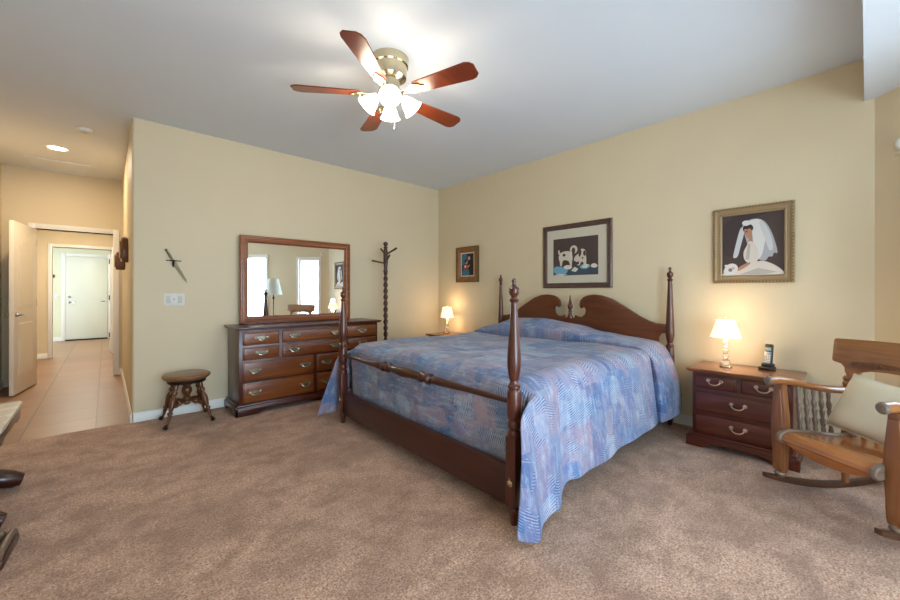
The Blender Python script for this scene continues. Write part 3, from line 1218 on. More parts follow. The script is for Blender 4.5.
# ------------------------------------------------------------------ bedside lamps
def bedside_lamp(loc, label, sh):
    root = thing('table_lamp', label, 'lamp', loc, 0, 'lit bedside lamps')
    m = MB()
    m.lathe([(0, .040), (.006, .042), (.012, .040), (.016, .030), (.022, .020)], seg=24)
    m.build('base', 'brass', root)
    m = MB()
    m.lathe([(.020, .018), (.030, .026), (.042, .030), (.056, .026), (.066, .014), (.074, .020), (.088, .026), (.102, .020), (.110, .012), (.118, .017), (.130, .022), (.142, .016), (.150, .010)], seg=12)
    m.build('stem', 'crystal', root)
    m = MB()
    m.lathe([(.149, .008), (.152, .014), (.158, .014), (.162, .008), (.20, .008), (.205, .006)], seg=14)
    m.lathe([(.365, .003), (.372, .006), (.378, .006), (.384, .002), (.386, 0)], seg=10)
    m.tube([(0, 0, .16), (.035, 0, .20), (.045, 0, .27), (.03, 0, .34), (0, 0, .366)], .0018, 6)
    m.tube([(0, 0, .16), (-.035, 0, .20), (-.045, 0, .27), (-.03, 0, .34), (0, 0, .366)], .0018, 6)
    m.build('harp', 'brass', root)
    m = MB()
    m.sphere((0, 0, .255), .026, 14, scale=(1, 1, 1.3))
    m.lathe([(.20, .013), (.232, .013)], seg=12)
    m.build('bulb', 'glass_glow', root)
    m = MB()
    z0, z1, r0, r1 = sh
    N = 40
    t = bmesh.new()
    for (ra, rb) in ((r0, r1),):
        m.lathe([(z0, ra), (z0, ra - .003), (z1, rb - .003), (z1, rb), (z0, ra)][::1], seg=N)
    t.free()
    bm2 = m.bm
    caps = [f for f in bm2.faces if len(f.verts) > 4]
    bmesh.ops.delete(bm2, geom=caps, context='FACES_ONLY')
    m.build('lamp_shade', 'shade_glow', root)
    l = bpy.data.lights.new('bulb_light', 'POINT')
    l.energy = LAMP_W
    l.color = (1, .72, .42)
    l.shadow_soft_size = .04
    lo = bpy.data.objects.new('bulb_light', l)
    COL.objects.link(lo)
    lo.parent = root
    lo.location = (0, 0, .40)
    l2 = bpy.data.objects.new('bulb_light', l)
    COL.objects.link(l2)
    l2.parent = root
    l2.location = (0, 0, .195)
    return root


bedside_lamp((3.56, .737, .590), 'lit small glass lamp beside the telephone', (.230, .363, .100, .060))
bedside_lamp((3.60, 4.02, .590), 'lit small glass lamp in the corner beyond the bed', (.222, .366, .093, .064))

# ------------------------------------------------------------------ cordless phone
ph = thing('cordless_phone', 'dark cordless telephone standing in its charger on the nightstand', 'telephone', (3.68, .505, .590), -PI / 2 - .25)
m = MB()
m.box(-.040, .040, -.05, .05, 0, .022, .008, 3)
m.box(-.034, .034, -.012, .042, .018, .045, .008, 3)
m.build('cradle', 'black_plastic', ph)
hm = Matrix.Translation((0, .012, .025)) @ Matrix.Rotation(R(-9), 4, 'X')
m = MB()
m.box(-.0255, .0255, -.014, .014, 0, .165, .009, 3, mat=hm)
hs = m.build('handset', 'black_plastic', ph)
m = MB()
m.box(-.021, .021, -.0165, -.012, .018, .105, .002, mat=hm)
m.build('keypad_panel', 'silver_plastic', hs)
m = MB()
for r_ in range(5):
    for c_ in range(3):
        m.box(-.0175 + c_ * .0125, -.0075 + c_ * .0125, -.0185, -.016, .024 + r_ * .0125, .032 + r_ * .0125, .001, 1, mat=hm)
m.build('keypad', 'white_plastic', hs)
m = MB()
m.box(-.019, .019, -.0155, -.012, .112, .138, .001, mat=hm)
m.build('screen', 'screen', hs)


# ------------------------------------------------------------------ pictures on the bed wall
def wall_pic(name, label, y0, y1, z0, z1, prof, frame_mat, cat='picture'):
    """the frame hangs on the bed wall; local x runs from y1 (left in view) to y0, front toward -y local"""
    root = thing(name, label, cat, (XB - .001, y1, z0), -PI / 2)
    m = MB()
    m.frame(0, y1 - y0, 0, z1 - z0, prof)
    m.build('frame', frame_mat, root)
    m = MB()
    m.box(.01, y1 - y0 - .01, -.008, -.001, .01, z1 - z0 - .01)
    m.build('backing', 'mahogany_x', root)
    return root, y1 - y0, z1 - z0


def art(root, name, shapes, mats, y=-.0085):
    """flat painted shapes, each laid just over the one before"""
    def soften(p):
        if len(p) < 5 or len(p) > 17:
            return p
        for _ in range(2):
            q = []
            for a, b in zip(p, p[1:] + p[:1]):
                q += [(a[0] * .75 + b[0] * .25, a[1] * .75 + b[1] * .25), (a[0] * .25 + b[0] * .75, a[1] * .25 + b[1] * .75)]
            p = q
        return p
    m = MB()
    for k, (mi, pts) in enumerate(shapes):
        pts = soften(pts) if k else pts
        m.prism(pts, y - .0004 * k - .0004, y - .0004 * k, 'xz', mi=mi)
    return m.build(name, mats, root, smooth=False)


def ell(cx_, cz_, rx, rz, n=18, rot=0.0):
    o_ = []
    for k in range(n):
        a = 2 * PI * k / n
        x, z = rx * math.cos(a), rz * math.sin(a)
        o_.append((cx_ + x * math.cos(rot) - z * math.sin(rot), cz_ + x * math.sin(rot) + z * math.cos(rot)))
    return o_


def rect(x0, x1, z0, z1):
    return [(x0, z0), (x1, z0), (x1, z1), (x0, z1)]


A = {k: paint('ink_' + k, h, .7, .05, .0) for k, h in dict(brown='4A3A35', plum='3F302F', white='D9D6D2', veil='A9A8AA', veil2='C9C8C8', skin='B07F66', hair='2C1D18', gown='D8CCC0', shade='B3ABA6',
     leaf='7E6B5A', pink='B79A98', dog='CFC4B0', spot='4A3426', quilt1='6FA3BC', quilt2='D6CFC2', quilt3='3E4A52', night='2B2F3A', blue='3E6B85', red='9C3A2E', dark='1E1714', flesh='C39A80').items()}

# bride portrait
fr, fw, fh = wall_pic('picture', 'gilt-framed portrait of a bride in a white veil above the nightstand lamp', .357, .866, 1.243, 1.853,
                      [(0, 0), (0, .022), (.006, .030), (.018, .030), (.026, .022), (.044, .020), (.052, .026), (.062, .018), (.062, 0)], 'gold_frame')
m = MB()
n_ = 24
for k in range(n_):
    for (xx, zz) in ((.010 + (fw - .02) * (k + .5) / n_, .011), (.010 + (fw - .02) * (k + .5) / n_, fh - .011), (.011, .01 + (fh - .02) * (k + .5) / n_), (fw - .011, .01 + (fh - .02) * (k + .5) / n_)):
        m.sphere((xx, -.030, zz), .006, 6)
m.build('beading', 'gilt_dark', fr)
x0, x1, z0, z1 = .058, fw - .058, .058, fh - .058
PW, PH = x1 - x0, z1 - z0


def P(pts):
    return [(x0 + a * PW, z0 + b * PH) for a, b in pts]


def PE(a, b, ra, rb, rot=0):
    return [(x0 + PW * q[0], z0 + PH * q[1]) for q in ell(a, b, ra, rb, 18, rot)]


MN = ['brown', 'plum', 'veil', 'veil2', 'white', 'skin', 'hair', 'gown', 'shade', 'leaf', 'pink']
mi = {k: i for i, k in enumerate(MN)}
art(fr, 'painting', [
    (mi['brown'], P([(0, 0), (1, 0), (1, 1), (0, 1)])),
    (mi['plum'], P([(0, .3), (.3, .35), (.4, .9), (.9, 1), (0, 1)])),
    (mi['veil'], P([(.33, .84), (.45, .90), (.58, .91), (.70, .86), (.80, .70), (.88, .45), (.90, .32), (.84, .36), (.82, .28), (.76, .30), (.72, .22), (.60, .25), (.45, .45), (.40, .60)])),
    (mi['veil2'], P([(.32, .80), (.26, .60), (.20, .36), (.19, .29), (.27, .30), (.31, .45), (.36, .62), (.40, .78)])),
    (mi['white'], P([(.42, .86), (.56, .91), (.68, .86), (.74, .70), (.70, .50), (.66, .30), (.56, .22), (.50, .40), (.50, .60)])),
    (mi['veil2'], P([(.60, .88), (.70, .84), (.80, .62), (.84, .42), (.78, .36), (.72, .52), (.66, .70)])),
    (mi['hair'], PE(.44, .76, .085, .07)),
    (mi['skin'], P([(.38, .77), (.46, .77), (.51, .72), (.50, .64), (.47, .60), (.42, .61), (.385, .66), (.375, .71)])),
    (mi['hair'], P([(.37, .79), (.43, .80), (.46, .74), (.41, .755), (.375, .75)])),
    (mi['plum'], P([(.395, .715), (.43, .72), (.43, .70), (.40, .70)])),
    (mi['pink'], P([(.39, .65), (.43, .655), (.425, .64), (.395, .638)])),
    (mi['white'], P([(.33, .86), (.40, .90), (.50, .86), (.47, .81), (.38, .80)])),
    (mi['skin'], P([(.45, .62), (.51, .66), (.52, .52), (.46, .54)])),
    (mi['gown'], P([(.46, .56), (.52, .54), (.62, .40), (.60, .22), (.50, .17), (.38, .24), (.36, .38), (.42, .48)])),
    (mi['shade'], P([(.44, .50), (.48, .52), (.46, .26), (.40, .26)])),
    (mi['gown'], P([(.0, .0), (.0, .04), (.12, .07), (.30, .10), (.50, .20), (.66, .24), (.82, .18), (.94, .10), (1.0, .03), (1.0, 0)])),
    (mi['shade'], P([(.30, .02), (.60, .12), (.90, .05), (.7, .02)])),
    (mi['skin'], P([(.49, .22), (.46, .17), (.30, .08), (.24, .09), (.26, .12), (.40, .20)])),
    (mi['white'], P([(.02, .06), (.06, .15), (.12, .20), (.20, .21), (.27, .17), (.28, .09), (.20, .03), (.10, .02)])),
    (mi['leaf'], PE(.15, .10, .035, .03)), (mi['pink'], PE(.20, .13, .02, .02)), (mi['white'], PE(.08, .17, .03, .02)), (mi['white'], PE(.10, .04, .05, .03)),
], [A[k] for k in MN])

# two puppies
fr, fw, fh = wall_pic('picture', 'dark-framed matted picture of two white puppies above the headboard', 1.727, 2.535, 1.218, 1.922,
                      [(0, 0), (0, .020), (.008, .026), (.020, .022), (.040, .018), (.048, .022), (.054, .014), (.054, 0)], 'dark_frame')
m = MB()
m.box(.045, fw - .045, -.0095, -.0085, .045, fh - .045)
m.build('mat_board', 'mat_board', fr, smooth=False)
x0, x1, z0, z1 = .132, fw - .145, .138, fh - .155
PW, PH = x1 - x0, z1 - z0
MN = ['brown', 'dog', 'spot', 'quilt1', 'quilt2', 'quilt3', 'white', 'plum']
mi = {k: i for i, k in enumerate(MN)}
art(fr, 'print', [
    (mi['brown'], P([(0, 0), (1, 0), (1, 1), (0, 1)])),
    (mi['quilt3'], P([(0, 0), (1, 0), (1, .22), (.6, .26), (.2, .24), (0, .27)])),
    (mi['quilt1'], P([(0, .10), (.10, .03), (.30, .02), (.36, .16), (.20, .24), (.02, .26)])),
    (mi['quilt2'], P([(.22, .22), (.34, .14), (.46, .20), (.40, .27), (.30, .28)])),
    (mi['quilt2'], P([(.42, .12), (.52, .08), (.58, .16), (.50, .22)])),
    (mi['quilt1'], P([(.60, .18), (.74, .14), (.86, .22), (.74, .29), (.64, .27)])),
    (mi['quilt2'], P([(.64, .20), (.76, .17), (.82, .26), (.72, .29)])),
    (mi['quilt2'], P([(.84, .20), (.94, .16), (1, .22), (.94, .29), (.86, .27)])),
    (mi['quilt2'], P([(0, .01), (.22, 0), (.34, .03), (.14, .05)])),
    # standing pup
    (mi['dog'], P([(.14, .56), (.20, .64), (.36, .66), (.44, .60), (.46, .44), (.44, .36), (.44, .24), (.40, .24), (.38, .38), (.28, .42), (.22, .40), (.21, .26), (.17, .24), (.16, .38), (.13, .46)])),
    (mi['dog'], P([(.14, .56), (.11, .64), (.13, .70), (.16, .69), (.15, .62), (.20, .60)])),
    (mi['dog'], PE(.48, .68, .085, .11)),
    (mi['spot'], PE(.475, .65, .04, .085)), (mi['spot'], PE(.26, .55, .035, .04)), (mi['spot'], P([(.28, .36), (.32, .38), (.36, .30), (.30, .28)])),
    (mi['white'], P([(.40, .62), (.44, .62), (.44, .46), (.41, .46)])),
    # seated pup
    (mi['dog'], P([(.50, .48), (.58, .56), (.70, .58), (.76, .50), (.76, .26), (.71, .24), (.69, .34), (.64, .34), (.62, .25), (.56, .25), (.54, .36), (.48, .38)])),
    (mi['dog'], PE(.67, .56, .085, .12)),
    (mi['spot'], P([(.59, .62), (.64, .68), (.66, .58), (.62, .46), (.59, .50)])), (mi['spot'], PE(.72, .56, .03, .07)), (mi['spot'], PE(.68, .44, .02, .025)),
    (mi['plum'], P([(.54, .34), (.60, .36), (.60, .28), (.55, .28)])),
], [A[k] for k in MN], -.0098)

# small painting
fr, fw, fh = wall_pic('picture', 'small gilt-framed painting of two embracing figures near the corner lamp', 3.575, 3.996, 1.316, 1.806,
                      [(0, 0), (0, .026), (.008, .034), (.03, .028), (.05, .030), (.056, .022), (.075, .016), (.075, 0)], 'bronze_frame')
x0, x1, z0, z1 = .07, fw - .07, .07, fh - .07
PW, PH = x1 - x0, z1 - z0
m = MB()
m.frame(0, fw, 0, fh, [(-.004, 0), (-.004, .036), (.010, .038), (.012, .024), (.012, 0)])
m.build('frame_edge', 'gilt_dark', fr)
m = MB()
m.frame(.070, fw - .070, .070, fh - .070, [(0, 0), (0, .014), (.022, .012), (.022, 0)])
m.build('liner', 'mat_board', fr)
MN = ['night', 'blue', 'red', 'dark', 'flesh', 'plum', 'white']
mi = {k: i for i, k in enumerate(MN)}
art(fr, 'painting', [
    (mi['night'], P([(0, 0), (1, 0), (1, 1), (0, 1)])),
    (mi['blue'], P([(0, .45), (.3, .5), (.5, .95), (.2, 1), (0, 1)])),
    (mi['dark'], P([(.45, .1), (.95, .1), (.95, .55), (.80, .72), (.62, .70), (.5, .5)])),
    (mi['dark'], PE(.66, .80, .15, .10)), (mi['flesh'], PE(.60, .75, .09, .08)),
    (mi['red'], P([(.12, .32), (.30, .54), (.52, .50), (.60, .34), (.40, .24)])),
    (mi['flesh'], PE(.42, .60, .09, .075)), (mi['plum'], PE(.36, .64, .10, .06)),
    (mi['blue'], P([(.08, .06), (.20, .34), (.45, .28), (.62, .30), (.66, .06)])),
    (mi['white'], PE(.34, .42, .07, .05)), (mi['flesh'], P([(.48, .42), (.66, .50), (.64, .44), (.50, .37)])),
], [A[k] for k in MN])

# ------------------------------------------------------------------ small things on the dresser wall and hall wall
dg = thing('wall_dagger', 'small ornamental metal dagger hung slanting on the wall above the switch', 'dagger', (.418, YD - .012, 1.576))
ax = Vector((.585 - .418, 0, 1.259 - 1.576))
u_ = ax.normalized()
w_ = Vector((-u_.z, 0, u_.x))


def DP(a, b):
    q = ax * a + w_ * b
    return (q.x, q.z)


m = MB()
m.prism([DP(.36, -.008), DP(.42, -.013), DP(.70, -.012), DP(.9, -.009), DP(1.0, 0), DP(.9, .009), DP(.70, .012), DP(.42, .013), DP(.36, .008)], -.004, .004, 'xz', .002, seg=1)
m.build('scabbard', 'worn_brass', dg)
m = MB()
q0, q1 = ax * 0.0, ax * .36
m.turned((0, 0, 0), (q1.x, 0, q1.z), [(0, .006), (.04, .012), (.10, .010), (.16, .008), (.5, .011), (.8, .008), (1, .010)], 10)
m.build('hilt', 'worn_brass', dg)
m = MB()
c0 = ax * .33
m.turned((c0.x - .052, -.003, c0.z - .002), (c0.x + .062, -.003, c0.z - .004), [(0, .007), (.1, .004), (.45, .006), (.5, .012), (.55, .006), (.9, .004), (1, .007)], 8)
m.build('cross_guard', 'dark_metal', dg)
m = MB()
m.tube([(c0.x + .004, -.006, c0.z), (c0.x + .002, -.008, c0.z - .03), (c0.x + .004, -.007, c0.z - .065)], [.005, .009, .004], 8)
m.build('pendant', 'dark_metal', dg)

sw = thing('light_switch', 'white three-gang switch plate on the wall above the piano stool', 'switch', (.484, YD, 1.10))
m = MB()
m.box(-.083, .083, -.007, 0, -.059, .059, .004)
m.build('switch_plate', 'white_plastic', sw)
for k, dx in enumerate((-.046, 0, .046)):
    m = MB()
    if k == 1:
        m.box(dx - .006, dx + .006, -.016, -.006, -.006, .016, .002)
    else:
        m.box(dx - .0165, dx + .0165, -.010, -.006, -.034, .034, .002)
    m.build('rocker_switch', 'grey_line', sw)

for (y, z, hh, off, tilt, lab) in ((5.2, 1.612, .27, .058, .12, 'carved brown wooden plaque on the hall wall, the higher and nearer one'),
                                   (5.95, 1.54, .215, .085, -.05, 'carved brown wooden plaque on the hall wall, the lower one behind')):
    pq = thing('wall_plaque', lab, 'wall hanging', (XW, y, z), tilt)
    m = MB()
    out = [(-.05, -hh / 2), (.05, -hh / 2 * .9), (.075, -hh * .1), (.06, hh * .3), (.02, hh / 2), (-.04, hh / 2 * .85), (-.075, hh * .1), (-.07, -hh * .3)]
    m.prism(out, -off, -.004, 'yz', .012, seg=3)
    m.build('plaque_body', 'carved', pq)
    m = MB()
    m.prism([(a * .55, b * .7) for a, b in out], -off - .012, -off + .004, 'yz', .006, seg=2)
    m.build('carving', 'oak_z', pq)
    m = MB()
    m.box(-off * .5, 0, .05, .09, -hh * .3, hh * .3, .005)
    m.build('backing_strip', 'mahogany_z', pq)

tp = thing('light_switch', 'small pale switch plate on the far wall left of the entry door', 'switch', (-.85, 13.0, 1.07))
m = MB()
m.box(-.05, .05, -.007, 0, -.055, .055, .003)
m.build('switch_plate', 'white_plastic', tp)
m = MB()
m.box(-.006, .006, -.014, -.006, -.012, .012, .001)
m.build('toggle', 'grey_line', tp)
hk = thing('wall_hook', 'small dark wall hook left of the far entry door', 'hook', (-.92, 13.0, 1.555))
m = MB()
m.box(-.03, .03, -.012, 0, -.035, .035, .004)
m.tube([(0, -.01, .01), (0, -.05, -.01), (0, -.07, .02)], [.01, .009, .01], 8)
m.build('hook', 'dark_metal', hk)

sn = bpy.data.objects.new('wall_sensor', None)
COL.objects.link(sn)
q = BM @ Vector((.172, 0, 2.095))
sn.location = q
sn.rotation_euler = (0, 0, BA)
tag(sn, 'small white rounded sensor high on the slanted wall above the rocking chair', 'sensor')
m = MB()
m.sphere((0, -.010, 0), .032, 16, scale=(.9, .9, 1.15))
m.build('sensor_body', 'white_plastic', sn)
m = MB()
m.box(-.045, .045, -.012, 0, -.062, -.046, .004)
m.build('sensor_bracket', 'white_plastic', sn)

# ------------------------------------------------------------------ things on the hall ceiling
cn = thing('recessed_light', 'lit round recessed ceiling light in the hall', 'ceiling light', (-.386, 5.927, H))
m = MB()
m.lathe([(0, .098), (-.006, .098), (-.010, .088), (-.004, .078)][::-1], seg=32)
m.build('trim_ring', 'trim', cn)
m = MB()
m.lathe([(-.0035, .078), (-.007, .05), (-.008, 0)], seg=32)
m.build('lens', 'can_glow', cn)
l = bpy.data.lights.new('can_light', 'AREA')
l.shape = 'DISK'
l.size = .15
l.energy = CAN_W
l.color = (1, .82, .58)
lo = bpy.data.objects.new('can_light', l)
COL.objects.link(lo)
lo.location = (-.386, 5.927, H - .014)
l = l.copy()
l.color = (1, .92, .78)
l.energy = CAN_W * 1.5
# unseen copy added to brighten the entry and its far door
copy_thing(cn, (-.3, 11.4, 2.44), None, 'added unseen recessed light over the entry beyond the second opening')
lo = bpy.data.objects.new('can_light', l)
COL.objects.link(lo)
lo.location = (-.3, 11.4, 2.44 - .014)
cn_added = copy_thing(cn, (-.35, 8.5, 2.44), None, 'added unseen recessed light over the passage beyond the bedroom door')  # another unseen fixture, added to light the passage
lo = bpy.data.objects.new('can_light', l)
COL.objects.link(lo)
lo.location = (-.35, 8.5, 2.44 - .014)

sm = thing('smoke_detector', 'round white smoke detector on the hall ceiling', 'smoke detector', (-.145, 5.075, H))
m = MB()
m.lathe([(-.034, 0), (-.034, .035), (-.030, .052), (-.012, .064), (0, .066)], seg=28)
m.build('detector_body', 'white_plastic', sm)
m = MB()
m.lathe([(-.037, 0), (-.037, .014), (-.033, .018)], seg=16)
m.build('detector_cap', 'grey_line', sm)
ha = thing('attic_hatch', 'flush square attic hatch in the hall ceiling by the door wall', 'hatch', (-.39, 6.78, H))
m = MB()
m.frame(-.30, .30, -.29, .29, [(0, 0), (0, .010), (.03, .010), (.03, 0)], mat=Matrix.Rotation(-PI / 2, 4, 'X') @ Matrix.Rotation(0, 4, 'Z'))
for v in m.bm.verts:
    v.co.z = -abs(v.co.z)
m.build('hatch_trim', 'ceiling', ha)
m = MB()
m.box(-.27, .27, -.26, .26, -.004, 0)
m.build('hatch_panel', 'ceiling', ha)

# ------------------------------------------------------------------ ceiling fan
fan = thing('ceiling_fan', 'brass ceiling fan with five wooden blades and four lit glass shades', 'ceiling fan', (1.422, 2.165, H))
m = MB()
m.lathe([(-.205, .05), (-.20, .062), (-.15, .066), (-.14, .09), (-.128, .108), (-.10, .114), (-.055, .113), (-.050, .122), (-.040, .124), (-.012, .124), (0, .126)], seg=40)
m.build('motor_housing', 'brass', fan)
m = MB()
m.lathe([(-.285, .02), (-.28, .04), (-.262, .055), (-.25, .058), (-.245, .05), (-.242, .075), (-.225, .080), (-.21, .078), (-.205, .06), (-.165, .05)], seg=32)
m.build('switch_housing', 'brass', fan)
for k in range(5):
    an = R(145.6) + k * 2 * PI / 5
    rot = Matrix.Rotation(an, 4, 'Z')
    pitch = rot @ Matrix.Translation((0, 0, -.238)) @ Matrix.Rotation(R(-12), 4, 'X')
    m = MB()
    r0, r1 = .205, .635
    out = [(r0, -.050), (r1 - .05, -.072), (r1 - .02, -.062), (r1, -.038), (r1, .038), (r1 - .02, .062), (r1 - .05, .072), (r0, .050), (r0 - .012, .03), (r0 - .012, -.03)]
    m.prism(out, -.004, .004, 'xy', .002, seg=1, mat=pitch)
    bl = m.build('fan_blade', 'fan_blade', fan)
    m = MB()
    out = [(.085, -.018), (.12, -.014), (.15, -.022), (.19, -.040), (.235, -.030), (.25, -.012), (.275, 0), (.25, .012), (.235, .030), (.19, .040), (.15, .022), (.12, .014), (.085, .018)]
    m.prism(out, -.012, -.005, 'xy', .002, seg=1, mat=pitch)
    for q in ((.20, -.02), (.20, .02), (.245, 0)):
        pp = pitch @ Vector((q[0], q[1], -.012))
        m.sphere(pp, .006, 8)
    m.build('blade_arm', 'brass', bl)
for k in range(4):
    an = R(-123.5) + k * PI / 2
    d = Vector((math.cos(an), math.sin(an), 0))
    p0 = Vector((0, 0, -.236)) + d * .045
    ax_ = (d * .66 + Vector((0, 0, -.75))).normalized()
    p1 = p0 + d * .03 + ax_ * .02
    m = MB()
    m.tube([p0, p0 + d * .025 + Vector((0, 0, .004)), p1 + ax_ * .02], [.010, .012, .017], 10)
    fit = m.build('lamp_holder', 'brass', fan)
    m = MB()
    m.lathe([(.0, .022), (.012, .028), (.030, .040), (.06, .054), (.08, .060), (.100, .066), (.114, .078), (.111, .076), (.097, .062), (.075, .056), (.05, .047), (.02, .030), (.006, .018)], p1, p1 + ax_, 24)
    m.bm.transform(Matrix.Translation(p1) @ Matrix.Scale(.9, 4) @ Matrix.Translation(-p1))
    caps = [f for f in m.bm.faces if len(f.verts) > 4]
    bmesh.ops.delete(m.bm, geom=caps, context='FACES_ONLY')
    m.build('glass_shade', 'glass_glow', fan)
    l = bpy.data.lights.new('fan_bulb_light', 'POINT')
    l.energy = FAN_W
    l.color = (1, .84, .62)
    l.shadow_soft_size = .05
    lo = bpy.data.objects.new('fan_bulb_light', l)
    COL.objects.link(lo)
    lo.parent = fan
    lo.location = p1 + ax_ * .17
for dx, ln in ((.012, .20), (-.03, .165)):
    m = MB()
    m.tube([(dx, -.035, -.262), (dx, -.035, -.262 - ln * .5), (dx, -.035, -.262 - ln)], .0016, 6)
    m.lathe([(0, .003), (.006, .007), (.018, .007), (.024, .002)], (dx, -.035, -.262 - ln - .024), seg=10)
    m.build('pull_chain', 'antique_brass', fan)

# ------------------------------------------------------------------ rocking chair
CH = Vector((2.783, .124, 0))
CA = math.atan2(.817, .576)
rc = thing('rocking_chair', 'carved golden oak rocking chair with spindled arms by the nightstand', 'rocking chair', CH, CA)


def rz_(ly):
    return .32 * (ly + .43) ** 2


for s in (-1, 1):
    # rocker runner
    pts_b, pts_t = [], []
    N = 22
    for k in range(N + 1):
        ly = .105 - (.105 + .74) * k / N
        pts_b.append((ly, rz_(ly)))
        pts_t.append((ly, rz_(ly) + .036 - .012 * (abs(k / N - .5) * 2) ** 4))
    m = MB()
    m.prism(pts_b + pts_t[::-1], s * .267 - .016, s * .267 + .016, 'yz', .004)
    m.build('rocker', 'rack', rc)  # darker wood paints in the shade on the runner
    # front post: broad shaped board facing forward
    hw = [(.118, .028), (.14, .034), (.18, .036), (.24, .037), (.30, .042), (.38, .046), (.46, .042), (.54, .034), (.60, .028), (.632, .028)]
    out = [(s * .267 + w, z) for z, w in hw] + [(s * .267 - w, z) for z, w in hw[::-1]]
    m = MB()
    m.prism(out, -.018, .018, 'xz', .006)
    fp = m.build('front_post', 'oak_z', rc)
    m = MB()
    inn = [(s * .267 + w * .66, z) for z, w in hw[1:-1]] + [(s * .267 - w * .66, z) for z, w in hw[1:-1][::-1]]
    m.prism(inn, .014, .024, 'xz', .005)
    m.build('carving', 'oak_z', fp)
    m = MB()
    m.lathe([(rz_(0) + .030, .016), (rz_(0) + .036, .026), (rz_(0) + .048, .030), (rz_(0) + .060, .026), (rz_(0) + .066, .016), (.130, .016)], (s * .267, 0, 0), seg=18)
    m.build('bun_foot', 'oak_grey', fp)
    # arm
    m = MB()
    apts = [(.07, .652), (.03, .654), (-.05, .645), (-.13, .628), (-.22, .606), (-.32, .590), (-.42, .582), (-.445, .581)]
    m.tube([(s * .267, a, z) for a, z in apts], [.024, .0245, .022, .021, .0205, .021, .022, .020], 14)
    ar = m.build('armrest', 'oak_y', rc)
    m = MB()
    m.lathe([(0, .0), (.004, .020), (.012, .027), (.022, .027), (.030, .022)], (s * .267, .095, .652), (s * .267, 0, .652), 18)
    m.build('arm_knob', 'oak_grey', ar)
    # back post
    m = MB()
    bp = [(s * .262, -.435, rz_(-.435) + .03), (s * .264, -.442, .30), (s * .266, -.452, .50), (s * .266, -.462, .64)]
    m.tube(bp, [.017, .022, .022, .018], 12)
    m.lathe([(0, .020), (.02, .026), (.035, .020), (.05, .026), (.065, .018)], (s * .266, -.458, .600), (s * .266, -.463, .665), 14)
    m.build('back_post', 'oak_z', rc)
    # spindles under the arm
    for k in range(5):
        ly = -.115 - k * .052
        zt = .632 - .030 - k * .009
        m = MB()
        m.turned((s * .25, ly, .358 - k * .006), (s * .267, ly, zt + .01), [(0, .010), (.06, .012), (.12, .008), (.20, .013), (.28, .015), (.34, .008), (.40, .010), (.50, .014), (.56, .008), (.62, .013), (.70, .014), (.78, .008), (.90, .011), (1, .009)], 10)
        m.build('spindle', 'oak_grey', rc)
# seat
prof = [(-.47, .285), (-.30, .290), (-.12, .315), (.0, .328), (.035, .322), (.058, .306), (.062, .286), (.045, .272), (.02, .276), (-.12, .288), (-.30, .262), (-.47, .257)]
m = MB()
m.prism([(a, z + .043) for a, z in prof], -.225, .225, 'yz', .004)
m.build('seat', 'seat_oak', rc)
pc = [(a, z) for a, z in prof]
for s in (-1, 1):
    m = MB()
    cap = [(-.44, .296), (-.30, .300), (-.12, .326), (.0, .340), (.040, .333), (.068, .312), (.073, .284), (.050, .262), (.02, .266), (-.12, .280), (-.30, .254), (-.44, .250)]
    a_, b_ = sorted((s * .205, s * .236))
    m.prism([(a, z + .043) for a, z in cap], a_, b_, 'yz', .008, seg=3)
    m.build('seat_end', 'oak_grey', rc)
m = MB()
out = [(-.225, .285), (.225, .285), (.225, .262), (.19, .262), (.15, .245), (.08, .232), (0, .226), (-.08, .232), (-.15, .245), (-.19, .262), (-.225, .262)]
out = [(a, z + .043) for a, z in out]
m.prism(out, .015, .040, 'xz', .004)
m.prism([(a * .86, .269 + (z - .269) * .8 + .01) for a, z in out], .036, .047, 'xz', .004)
m.build('apron', 'seat_oak', rc)
m = MB()
m.turned((-.262, -.435, .21), (.262, -.435, .21), [(0, .010), (.4, .013), (.5, .018), (.6, .013), (1, .010)], 12)
m.build('stretcher', 'oak_x', rc)
# crest rail, tilted back
hc = [(0, .892), (.18, .890), (.34, .884), (.352, .880), (.356, .866), (.356, .752), (.350, .742), (.335, .738), (.305, .732), (.285, .712), (.282, .690), (.272, .672), (.27, .628), (.232, .628), (.228, .668), (.205, .698), (.16, .712), (.08, .718), (0, .718)]
out = hc + [(-a, z) for a, z in hc[1:-1]][::-1]
cm = Matrix.Translation((0, -.462, .63)) @ Matrix.Rotation(R(7), 4, 'X') @ Matrix.Translation((0, 0, -.63))
m = MB()
m.prism(out, -.016, .016, 'xz', .006, mat=cm)
cr = m.build('crest_rail', 'oak_x', rc)
m = MB()
car = [(.245, .752), (.15, .765), (0, .760), (-.15, .765), (-.245, .752), (-.262, .728), (-.20, .716), (-.10, .733), (0, .738), (.10, .733), (.20, .716), (.262, .728)]
m.prism(car, .012, .022, 'xz', .004, mat=cm)
for k in range(9):
    xx = -.22 + k * .055
    m.tube([cm @ Vector((xx - .02, .022, .742 + .006 * (k % 2))), cm @ Vector((xx - .005, .026, .754)), cm @ Vector((xx + .015, .026, .748)), cm @ Vector((xx + .012, .022, .736))], .005, 6)
m.build('crest_carving', 'carved', cr)
m = MB()
m.box(-.255, .255, -.462, -.442, .36, .44, .004)
for k in range(7):
    xx = -.18 + k * .06
    m.turned((xx, -.445, .31), (xx, -.452, .365), [(0, .008), (.5, .012), (1, .008)], 8)
m.build('back_panel', 'oak_x', rc)

# cushion on the rocking chair
pl = thing('throw_pillow', 'square cream throw pillow leaning in the rocking chair', 'pillow', CH, CA)
NPL = 28


